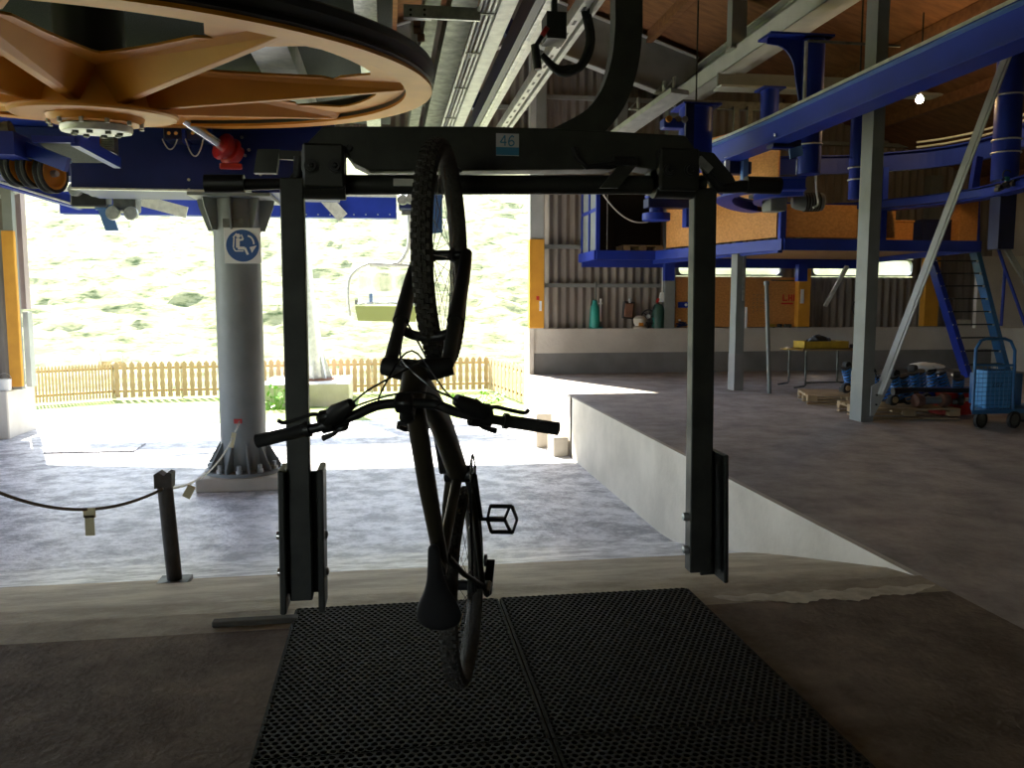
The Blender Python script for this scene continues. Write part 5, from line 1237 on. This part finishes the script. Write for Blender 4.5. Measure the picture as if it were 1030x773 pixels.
# table with bent tube legs
Yt = 13.3
q = at(835, 352, Yt); t = thing('work_table', 'low folding table with tube legs and wooden top behind the tall column', 'table', tuple(az(812, 392, 0)))
tz = at(835, 352, Yt).z; xa = at(793, 352, Yt).x; xb = at(868, 352, Yt).x
g = MB(); g.bx(at(808, 352, Yt).x, xb, Yt, Yt+.7, tz-.02, tz+.01); g.build('top', 'pallet_wood', t)
g = MB(); g.bx(xa, at(812, 352, Yt).x, Yt+.05, Yt+.3, tz-.0, tz+.012); g.build('flap', 'yellow', t)
for dy in (0, .6):
    x0 = at(812, 352, Yt).x
    for xx, sg in ((x0, -1), (xb-.1, 1)):
        g = MB(); g.tube([(xx, Yt+dy+.03, tz-.02), (xx, Yt+dy+.03, .06), (xx+sg*.02, Yt+dy+.03, .04), (xx+sg*.2, Yt+dy+.03, .015)], .018, 8); g.build('leg', 'galv_dull', t, True)
g = MB(); g.cyl((at(812, 352, Yt).x, Yt+.03, .1), (xb-.1, Yt+.03, .1), .013, 8); g.build('stretcher', 'galv_dull', t)
t = thing('yellow_tray', 'yellow plastic tray holding dark rags on the table', 'tray', tuple(q))
a = at(809, 352, Yt+.1).x; c = at(853, 352, Yt+.1).x; g = MB(); h_ = .14
g.bx(a, c, Yt+.08, Yt+.5, tz+.012, tz+.025); 
for (u0, u1, v0, v1) in ((a, c, Yt+.08, Yt+.1), (a, c, Yt+.48, Yt+.5), (a, a+.02, Yt+.08, Yt+.5), (c-.02, c, Yt+.08, Yt+.5)): g.bx(u0, u1, v0, v1, tz+.012, tz+h_)
g.build('tray_body', 'yellow', t)
def lump(c, r, n, name, label, cat, mt, sc=(1, 1, .6)):
    b = MB(); c = Vector(c)
    bm = bmesh.new(); bmesh.ops.create_icosphere(bm, subdivisions=3, radius=r)
    for v in bm.verts:
        k = 1+.35*noise.noise(v.co*(3/r)*.5+c); v.co = Vector((v.co.x*sc[0]*k, v.co.y*sc[1]*k, v.co.z*sc[2]*k))
    b.add([v.co+c for v in bm.verts], [[x.index for x in f.verts] for f in bm.faces]); bm.free()
    return tag(b.build(name, mt, loc=tuple(c), smooth=True), label, cat)
lump((at(832, 345, Yt).x, Yt+.28, tz+.13), .2, 0, 'rag_heap', 'crumpled black rag heap lying in the yellow tray', 'rags', 'black', (1, .8, .55))
b = MB(); q = at(862, 351, Yt+.1); b.box(V(q.x, Yt+.2, tz+.045), (.13, .1, .07), None, .015); tag(b.build('tool_case', 'black', loc=tuple(q)), 'tiny black case at the right end of the table', 'case')
# pallets
qa = az(835, 408, 0); pallet(V(qa.x+.45, qa.y+.35, 0), 1.25, .85, -.32, 'empty-fronted wooden pallet left of the tall column, holding one blue spring unit')
qb = az(930, 422, 0); pallet(V(qb.x-.12, qb.y+.42, 0), 1.25, .85, -.18, 'wooden pallet right of the tall column loaded with grip assemblies')
# chair grips with blue coil springs
def grip(c, yaw, label, sc=1.0):
    t = thing('cable_grip', label, 'grip assembly', tuple(c), 'detachable cable grips stored on pallets'); c = Vector(c); Rz = Matrix.Rotation(yaw, 3, 'Z')
    def P(x, y, z): return c+Rz @ V(x, y, z)*sc
    g = MB(); g.bar(P(-.3, 0, .06), P(.3, 0, .08), .08*sc, .07*sc, bev=.01); g.build('body', 'black_metal', t)
    for s in (-.13, .02):
        a = P(s, -.02, .08); d = (Rz @ V(-.35, 0, 1)).normalized(); x = d.orthogonal().normalized(); y = d.cross(x); pts = []
        for i in range(81): an = 2*PI*i/11.5; pts.append(a+d*(.30*sc*i/80)+(x*math.cos(an)+y*math.sin(an))*.062*sc)
        g = MB(); g.tube(pts, .013*sc, 6); g.build('coil_spring', 'spring_blue', t, True)
        g = MB(); g.lathe([(0, 0), (.07*sc, 0), (.07*sc, .02*sc), (0, .02*sc)], a+d*.31*sc, d, 20); g.build('spring_cap', 'black_metal', t)
        g = MB(); g.cyl(a, a+d*.3*sc, .03*sc, 10); g.build('rod', 'galv_dull', t)
    for s in (-.26, .24):
        g = MB(); q = P(s, -.07, .09); g.lathe([(0, -.03*sc), (.07*sc, -.03*sc), (.08*sc, 0), (.07*sc, .03*sc), (.03*sc, .035*sc), (0, .035*sc)], q, Rz @ V(0, -1, 0), 20); g.build('roller', 'rubber', t, True)
        g = MB(); g.lathe([(0, 0), (.04*sc, 0), (.04*sc, .015), (0, .015)], q+(Rz @ V(0, -1, 0))*.03*sc, Rz @ V(0, -1, 0), 16); g.build('roller_hub', 'pallet_wood', t)
    g = MB(); q = P(-.2, 0, .42); g.lathe([(0, -.04*sc), (.05*sc, -.04*sc), (.055*sc, 0), (.05*sc, .04*sc), (0, .04*sc)], q, Rz @ V(0, -1, 0), 16); g.build('top_roller', 'rubber', t, True)
    g = MB(); g.bar(P(.05, .03, .1), P(-.2, .03, .42), .03*sc, .05*sc); g.build('lever', 'black_metal', t)
    return t
PZ = .145
def onp(px, py, Y): q = at(px, py, Y); q.z = PZ; return q
grip(onp(862, 385, qa.y+.25), .2, 'single blue-spring grip on the left pallet, partly behind the tall column', 1.0)
grip(onp(912, 400, qb.y+.30), .1, 'blue-spring grip on the right pallet, nearest the tall column', 1.0)
grip(onp(925, 398, qb.y+.55), .5, 'blue-spring grip in the middle of the right pallet, rollers on top', 1.1)
grip(onp(951, 392, qb.y+.70), -.2, 'blue-spring grip at the back of the right pallet below the ladder', 1.0)
grip(onp(962, 398, qb.y+.30), .9, 'blue-spring grip at the front right of the right pallet', .95)
grip(onp(893, 394, qb.y+.45), -.5, 'blue-spring grip directly beside the foot of the brace', 1.0)
q = onp(935, 404, qb.y+.05); t = thing('roller_axle', 'fat axle with two round rollers lying in front of the grips', 'axle', tuple(q))
g = MB(); g.cyl(q+V(-.15, 0, .09), q+V(.2, .02, .09), .05, 14); g.build('axle', 'motor_grey', t, True)
for dx in (-.16, .2):
    g = MB(); g.lathe([(0, -.05), (.08, -.05), (.095, 0), (.08, .05), (0, .05)], q+V(dx, 0, .09), (1, .1, 0), 20); g.build('roller', 'rust', t, True)
q = onp(945, 396, qb.y-.02); t = thing('dark_lever_bar', 'long black lever bar lying across the front of the grips', 'bar', tuple(q))
g = MB(); g.tube([at(898, 394, qb.y)+V(0, 0, .0), at(920, 392, qb.y), at(960, 393, qb.y), at(978, 393, qb.y)], [.05, .03, .03, .035], 12); g.build('bar', 'black_metal', t, True)
lump(at(931, 369, qb.y+.8), .16, 0, 'white_cloth', 'crumpled white cloth lying on top of the grips', 'cloth', 'white', (1.5, .7, .4))
# red crates
for k, (px, w_) in enumerate(((958, .26), (972, .28))):
    q = onp(px, 402, qb.y+.12); t = thing('red_crate', ('left red plastic crate beside the grips', 'right red plastic crate next to the blue trolley')[k], 'crate', tuple(q))
    g = MB(); g.bx(q.x-w_/2, q.x+w_/2, q.y, q.y+.3, .02+PZ-.14, .15+PZ, .01); g.build('body', 'red', t)
    g = MB(); g.bx(q.x-w_/2-.01, q.x+w_/2+.01, q.y-.01, q.y+.31, .14+PZ, .165+PZ, .005); g.build('rim', 'red', t)
    if k: g = MB(); g.bx(q.x-.05, q.x+.05, q.y-.006, q.y, .06+PZ, .11+PZ); g.build('label_tag', 'white', t)
# blue bin tray and panels behind
q = onp(945, 386, qb.y+.4); b = MB(); b.box(q+V(.1, 0, .14), (.8, .25, .14), None, .015); tag(b.build('blue_case', 'blue', loc=tuple(q)), 'long flat dark blue case lying among the grips', 'case')
# trolley cart
Yk = az(1000, 431, 0).y
def kq(x, y, dy=0): return at(x, y, Yk+dy)
t = thing('hand_trolley', 'blue hand trolley with mesh end, tube handle and a blue crate aboard', 'trolley', tuple(kq(1000, 425)))
xl = kq(979, 400).x; xr = kq(1018, 400).x; zb = kq(1000, 412).z; zt = kq(1000, 341).z; zm = kq(1000, 367).z
g = MB(); g.tube([(xl, Yk, zb)]+[(xl, Yk, zt-.12)]+[(xl+.06, Yk, zt-.02), (xl+.12, Yk, zt), (xr-.14, Yk, zt), (xr-.06, Yk, zt-.03), (xr, Yk, zt-.14), (xr+.02, Yk, zb)], .018, 12); g.build('handle_frame', 'cart_blue', t, True)
g = MB(); g.cyl((xl, Yk, zm), (xr, Yk, zm-.01), .014, 10); g.build('cross_tube', 'cart_blue', t)
g = MB()
for i in range(1, 9): x = xl+(xr-xl)*i/9; g.cyl((x, Yk, zb), (x, Yk, zm), .0035, 6)
for i in range(1, 10): z = zb+(zm-zb)*i/10; g.cyl((xl, Yk, z), (xr, Yk, z), .0035, 6)
g.build('mesh_panel', 'cart_blue', t)
g = MB(); g.prism([(xl-.02, Yk-.02, zb-.05), (xr+.45, Yk-.02, zb-.05), (xr+.80, Yk+.5, zb-.05), (xl+.35, Yk+.5, zb-.05)], (0, 0, .05)); g.build('platform', 'cart_blue', t)
for (x, y) in ((kq(989, 425).x, Yk+.05), (kq(1018, 430).x, Yk-.02), (xr+.5, Yk+.42)):
    r = .1; z = r
    g = MB(); g.lathe([(r*.7, -.018), (r, -.02), (r, .02), (r*.7, .018)], (x, y, z), (.25, -.95, 0), 28, None, True); wo = g.build('wheel', 'rubber', t, True)
    g = MB(); g.lathe([(0, -.02), (r*.7, -.016), (r*.7, .016), (0, .02)], (x, y, z), (.25, -.95, 0), 24); g.build('wheel_disc', 'galv_dull', wo, True)
    g = MB(); g.bar((x-.03, y+.02, z), (x-.02, y+.03, zb-.05), .05, .012, up=(.8, -.6, 0)); g.build('caster_fork', 'galv', t)
a = kq(989, 373, .1); c = kq(1014, 408, .1)
t = thing('plastic_crate', 'light blue plastic crate with printed mark standing behind the trolley mesh', 'crate', tuple(a))
g = MB(); g.bx(a.x+.04, c.x+.02, Yk+.08, Yk+.3, zb+.001, a.z, .01); g.build('body', 'crate_blue', t)
g = MB(); g.bx(a.x+.032, c.x+.028, Yk+.072, Yk+.308, a.z-.03, a.z, .004); g.build('rim', 'crate_blue', t)
g = MB(); xm = (a.x+c.x)/2; zc = zb+.28
g.bar((xm-.06, Yk+.075, zc-.02), (xm+.06, Yk+.075, zc-.015), .006, .003, up=(0, 1, 0)); g.bar((xm-.05, Yk+.075, zc+.02), (xm+.07, Yk+.075, zc+.02), .006, .003, up=(0, 1, 0))
for dx in (-.05, -.015, .02, .05): g.bar((xm+dx-.01, Yk+.075, zc-.02), (xm+dx+.01, Yk+.075, zc+.02), .006, .003, up=(0, 1, 0))
g.build('printed_mark', 'blue_dark', t)
b = MB(); b.bx(kq(1014, 0, .3).x, kq(1014, 0, .3).x+.5, Yk+.3, Yk+.6, zb+.0, kq(1016, 376, .3).z, .01); tag(b.build('dark_blue_crate', 'cart_blue', loc=tuple(kq(1025, 400, .3))), 'dark blue crate on the trolley, cut off by the right edge', 'crate')

# ================================================================== LEDGE ITEMS
ZE = .93; Yl = YW+.03
def lx(px): return at(px, 330, Yl).x
t = thing('green_sprayer', 'turquoise knapsack sprayer tank on the ledge, left of the white fitting', 'sprayer', (lx(598), Yl, ZE))
g = MB(); g.lathe([(0, 0), (.10, 0), (.11, .03), (.10, .3), (.09, .42), (.05, .50), (.05, .56), (0, .58)], (lx(598), Yl, ZE+.02), n=24); g.build('tank', 'green', t, True)
g = MB(); g.box((lx(599), Yl, ZE+.02), (.26, .14, .04), None, .01); g.build('foot', 'green', t)
g = MB(); g.cyl((lx(599), Yl, ZE+.55), (lx(599), Yl, 1.9), .018, 8); g.build('rod', 'galv_dull', t)
t = thing('white_fitting', 'slim white tube fitting hanging down beside the turquoise sprayer', 'fitting', (lx(604), Yl, ZE+.3))
g = MB(); g.tube([(lx(604), Yl, ZE+.62), (lx(604), Yl, ZE+.15)], [.022, .012], 10); g.bar((lx(602), Yl, ZE+.52), (lx(605.5), Yl, ZE+.52), .03, .03); g.build('tube', 'white', t, True)
t = thing('rusty_canister', 'rusty red rectangular canister mounted on the corrugated wall', 'canister', (lx(632), Yl, ZE+.3))
g = MB(); g.box((lx(632), Yl, ZE+.38), (.19, .12, .3), Matrix.Rotation(.08, 3, 'Y'), .02); g.build('body', 'rust', t)
g = MB(); g.box((lx(632), Yl+.03, ZE+.38), (.23, .1, .36), Matrix.Rotation(.08, 3, 'Y'), .01); g.build('frame', 'black_metal', t)
g = MB(); g.cyl((lx(633), Yl, ZE+.52), (lx(633), Yl, ZE+.62), .03, 10); g.build('cap', 'galv', t)
t = thing('bench_machine', 'small pale machine with an orange front on the ledge', 'machine', (lx(643), Yl, ZE))
g = MB(); g.lathe([(0, 0), (.14, 0), (.14, .03), (.09, .05), (.13, .12), (.14, .2), (.08, .26), (0, .27)], (lx(643), Yl-.02, ZE), n=20); g.build('housing', 'concrete', t, True)
g = MB(); g.box((lx(643), Yl-.13, ZE+.09), (.1, .04, .08), None, .01); g.build('front', 'orange', t)
t = thing('wheel_spool', 'black spoked spool with white hub on the ledge', 'spool', (lx(652), Yl, ZE))
g = MB(); c_ = V(lx(652), Yl, ZE+.25); g.lathe([(.12, -.02), (.15, -.02), (.15, .02), (.12, .02)], c_, (.3, 1, 0), 28, None, True)
for i in range(5): a = 2*PI*i/5; g.bar(c_, c_+V(math.cos(a)*.13, -.3*math.cos(a)*.13, math.sin(a)*.13), .02, .02)
g.bx(lx(652)-.02, lx(652)+.02, Yl-.02, Yl+.02, ZE, ZE+.12); g.build('wheel', 'black', t)
g = MB(); g.lathe([(0, .04), (.04, .04), (.05, 0), (0, 0)], c_, (-.3, -1, 0), 14); g.build('hub', 'white', t)
t = thing('green_canister', 'dark green canister beside the plain grey wall column', 'canister', (lx(662), Yl, ZE))
g = MB(); g.lathe([(0, 0), (.13, 0), (.14, .04), (.14, .36), (.08, .5), (0, .52)], (lx(662), Yl, ZE), n=22); g.build('body', 'green_dark', t, True)
g = MB(); g.tube([(lx(656), Yl-.05, ZE+.22), (lx(657.5), Yl-.07, ZE+.12), (lx(656), Yl-.05, ZE+.04)], .02, 8); g.build('hose', 'green', t)
t = thing('wall_dispenser', 'white dispenser box with red corner hung beside the grey wall column', 'dispenser', (lx(664), Yl-.02, ZE+.55))
g = MB(); g.prism([(lx(662), Yl-.05, ZE+.55), (lx(668), Yl-.05, ZE+.55), (lx(668), Yl-.05, ZE+.75), (lx(664), Yl-.05, ZE+.75)], (0, .1, 0)); g.build('body', 'white', t)
g = MB(); g.box((lx(661), Yl, ZE+.58), (.05, .05, .1), Matrix.Rotation(.4, 3, 'Y')); g.build('red_corner', 'red', t)
g = MB(); g.cyl((lx(665.5), Yl, ZE+.75), (lx(665.5), Yl, 2.3), .014, 8); g.build('pipe', 'white', t)
x0, x1 = lx(681), lx(692); t = thing('blue_holder', 'small blue wall box with a white round mark on the particle board', 'box', (x0, Yl-.05, 1.45))
g = MB(); g.bx(x0, x1+.05, YW-.04, YW+.02, 1.36, 1.48, .005); g.build('case', 'blue', t)
g = MB(); g.lathe([(0, .004), (.028, .004), (.03, 0), (0, 0)], ((x0+x1)/2+.04, YW-.04, 1.42), (0, -1, 0), 16); g.build('round_mark', 'white', t)
t = thing('glove_heap', 'small pile of dark blue gloves with a white tip on the ledge', 'gloves', (lx(684), Yl, ZE))
g = MB()
for i, (dx, L, h) in enumerate(((0, .22, .03), (.05, .26, .05), (-.03, .2, .07), (.02, .16, .1))): g.box((lx(684)+dx+.02, Yl-.02, ZE+.02+h), (L, .12, .03), Matrix.Rotation(.1*i-.15, 3, 'Y'), .012)
g.build('gloves', 'blue_dark', t)
g = MB(); g.box((lx(683), Yl-.03, ZE+.17), (.05, .05, .035), None, .012); g.build('white_tip', 'white', t)
# small ledge tools below the window
for k, (px, w_, mt_, lab) in enumerate(((775, .14, 'yellow', 'small yellow-grey tool leftmost on the ledge right of the iron pole'), (783, .1, 'black', 'small black tool between two pale tools on the ledge'), (791, .16, 'galv_dull', 'small grey hand drill on the ledge left of the orange column'))):
    t = thing('hand_tool', lab, 'tool', (lx(px), Yl, ZE)); g = MB(); g.box((lx(px), YW-.02, ZE+.05), (w_, .08, .06), None, .015); g.build('body', mt_, t)
    g = MB(); g.box((lx(px)+w_*.35, YW-.02, ZE+.03), (.03, .05, .06), None, .008); g.build('handle', 'black', t)
t = thing('red_stencil', 'red stencilled block letters on the particle-board wall lining', 'marking', (lx(790), YW+.015, 1.55))
g = MB(); xs = lx(786)
for (x0_, x1_, z0_, z1_) in ((0, .03, 0, .14), (.0, .11, 0, .03), (.13, .16, 0, .14), (.19, .22, 0, .14), (.13, .22, .05, .08), (.24, .27, 0, .14)): g.bx(xs+x0_, xs+x1_, YW+.014, YW+.019, 1.5+z0_, 1.5+z1_)
g.bx(xs-.03, xs+.24, YW+.014, YW+.019, 1.43, 1.465); g.build('letters', 'red_print', t)
t = thing('wall_sketch', 'faint pencil scribbles on the particle-board wall lining', 'marking', (lx(762), YW+.015, 1.5))
g = MB()
for i in range(5):
    for j in range(5):
        x = lx(757)+.085*i; z = 1.28+.085*j; g.tube(arc((x, YW+.017, z), .022, 0, 4.5+random.random(), 7, (1, 0, 0), (0, 0, 1)), .0035, 4)
g.build('scribble', 'steel_brown', t)
t = thing('tool_rail', 'short dark rail fixed to the particle board under the window', 'rail', (lx(780), YW, 1.93)); g = MB(); g.cyl((lx(773), YW-.03, 1.94), (lx(796), YW-.03, 1.93), .012, 8); g.bx(lx(775), lx(775)+.02, YW-.03, YW+.02, 1.93, 1.95); g.bx(lx(794), lx(794)+.02, YW-.03, YW+.02, 1.93, 1.95); g.build('bar', 'steel_dark', t)
b = MB(); b.box((lx(969), Yl, ZE+.08), (.3, .12, .16), None, .02); tag(b.build('ledge_box', 'concrete', loc=(lx(969), Yl, ZE)), 'pale box on the ledge seen through the ladder', 'box')
t = thing('cable_hook', 'thin dark cable loop on the corrugated wall left of the tall column', 'cable', (lx(862), Yl, 1.4)); g = MB(); g.tube(arc((lx(866), YW+.15, 1.35), .14, 1.5, 4.6, 12, (1, 0, 0), (0, 0, 1.4)), .01, 6); g.build('cable', 'black', t)

# ================================================================== CHAIRLIFT CHAIR OUTSIDE
Yc = 18.8
def cq(x, y, dy=0): return at(x, y, Yc+dy)
t = thing('lift_chair', 'empty pale chairlift chair with bubble hanging outside before the hill', 'chairlift chair', tuple(cq(385, 215)))
g = MB(); g.tube(bez([cq(411, 212), cq(412, 240), cq(408, 256), cq(398, 266), cq(372, 267)], 24), .05, 10); g.build('hanger', 'galv_pale', t, True)
g = MB(); g.tube(bez([cq(372, 265), cq(361, 270), cq(352, 280), cq(350, 300), cq(352, 318)], 20), .035, 10); g.tube([cq(372, 266), cq(418, 268)], .05, 10); g.tube(bez([cq(418, 268), cq(424, 280), cq(424, 318)], 12), .035, 10); g.build('side_frame', 'galv_pale', t, True)
g = MB(); g.prism([cq(357, 308, .1), cq(420, 308, .1), cq(418, 324, .1), cq(360, 323, .1)], (0, .08, 0)); g.build('seat_back', 'seat_green', t)
g = MB(); g.bar(cq(357, 304), cq(420, 304), .12, .1); g.build('seat_rail', 'motor_grey', t)
g = MB()
a = [cq(360, 272), cq(420, 272)]; 
for i in range(8): pass
vs = []; 
for i in range(9):
    an = i/8*PI*.55; dz = -.75*math.sin(an); dy = -.55*(1-math.cos(an))
    for p in a: vs.append(p+V(0, dy, dz))
for i in range(9):
    an = i/8*PI*.55; dz = -.75*math.sin(an)*.98; dy = -.55*(1-math.cos(an))+.01
    for p in a: vs.append(p+V(0, dy, dz))
g.add(vs, [[2*i, 2*i+1, 2*i+3, 2*i+2] for i in range(8)]+[[18+2*i, 18+2*i+2, 18+2*i+3, 18+2*i+1] for i in range(8)]); g.build('bubble', 'acrylic', t, True)
g = MB(); g.box(cq(373, 298), (.08, .08, .14), None, .01); g.build('latch', 'blue_light', t)
t = thing('grip_unit', 'dark grip and roller unit at the end of the outer rail above the lift chair', 'grip', tuple(cq(408, 205)))
g = MB(); g.box(at(408, 205, Yo+.2), (.3, .4, .3), None, .03); g.build('body', 'blue_dark', t)
for px in (405, 413): g = MB(); g.lathe([(0, -.06), (.1, -.06), (.12, 0), (.1, .06), (0, .06)], at(px, 201 if px < 410 else 200, Yo-.05), (0, 1, 0), 20); g.build('roller', 'galv', t, True)
g = MB(); g.bar(at(404, 214, Yo+.25), at(418, 214, Yo+.25), .1, .1); g.build('foot', 'galv_dull', t)
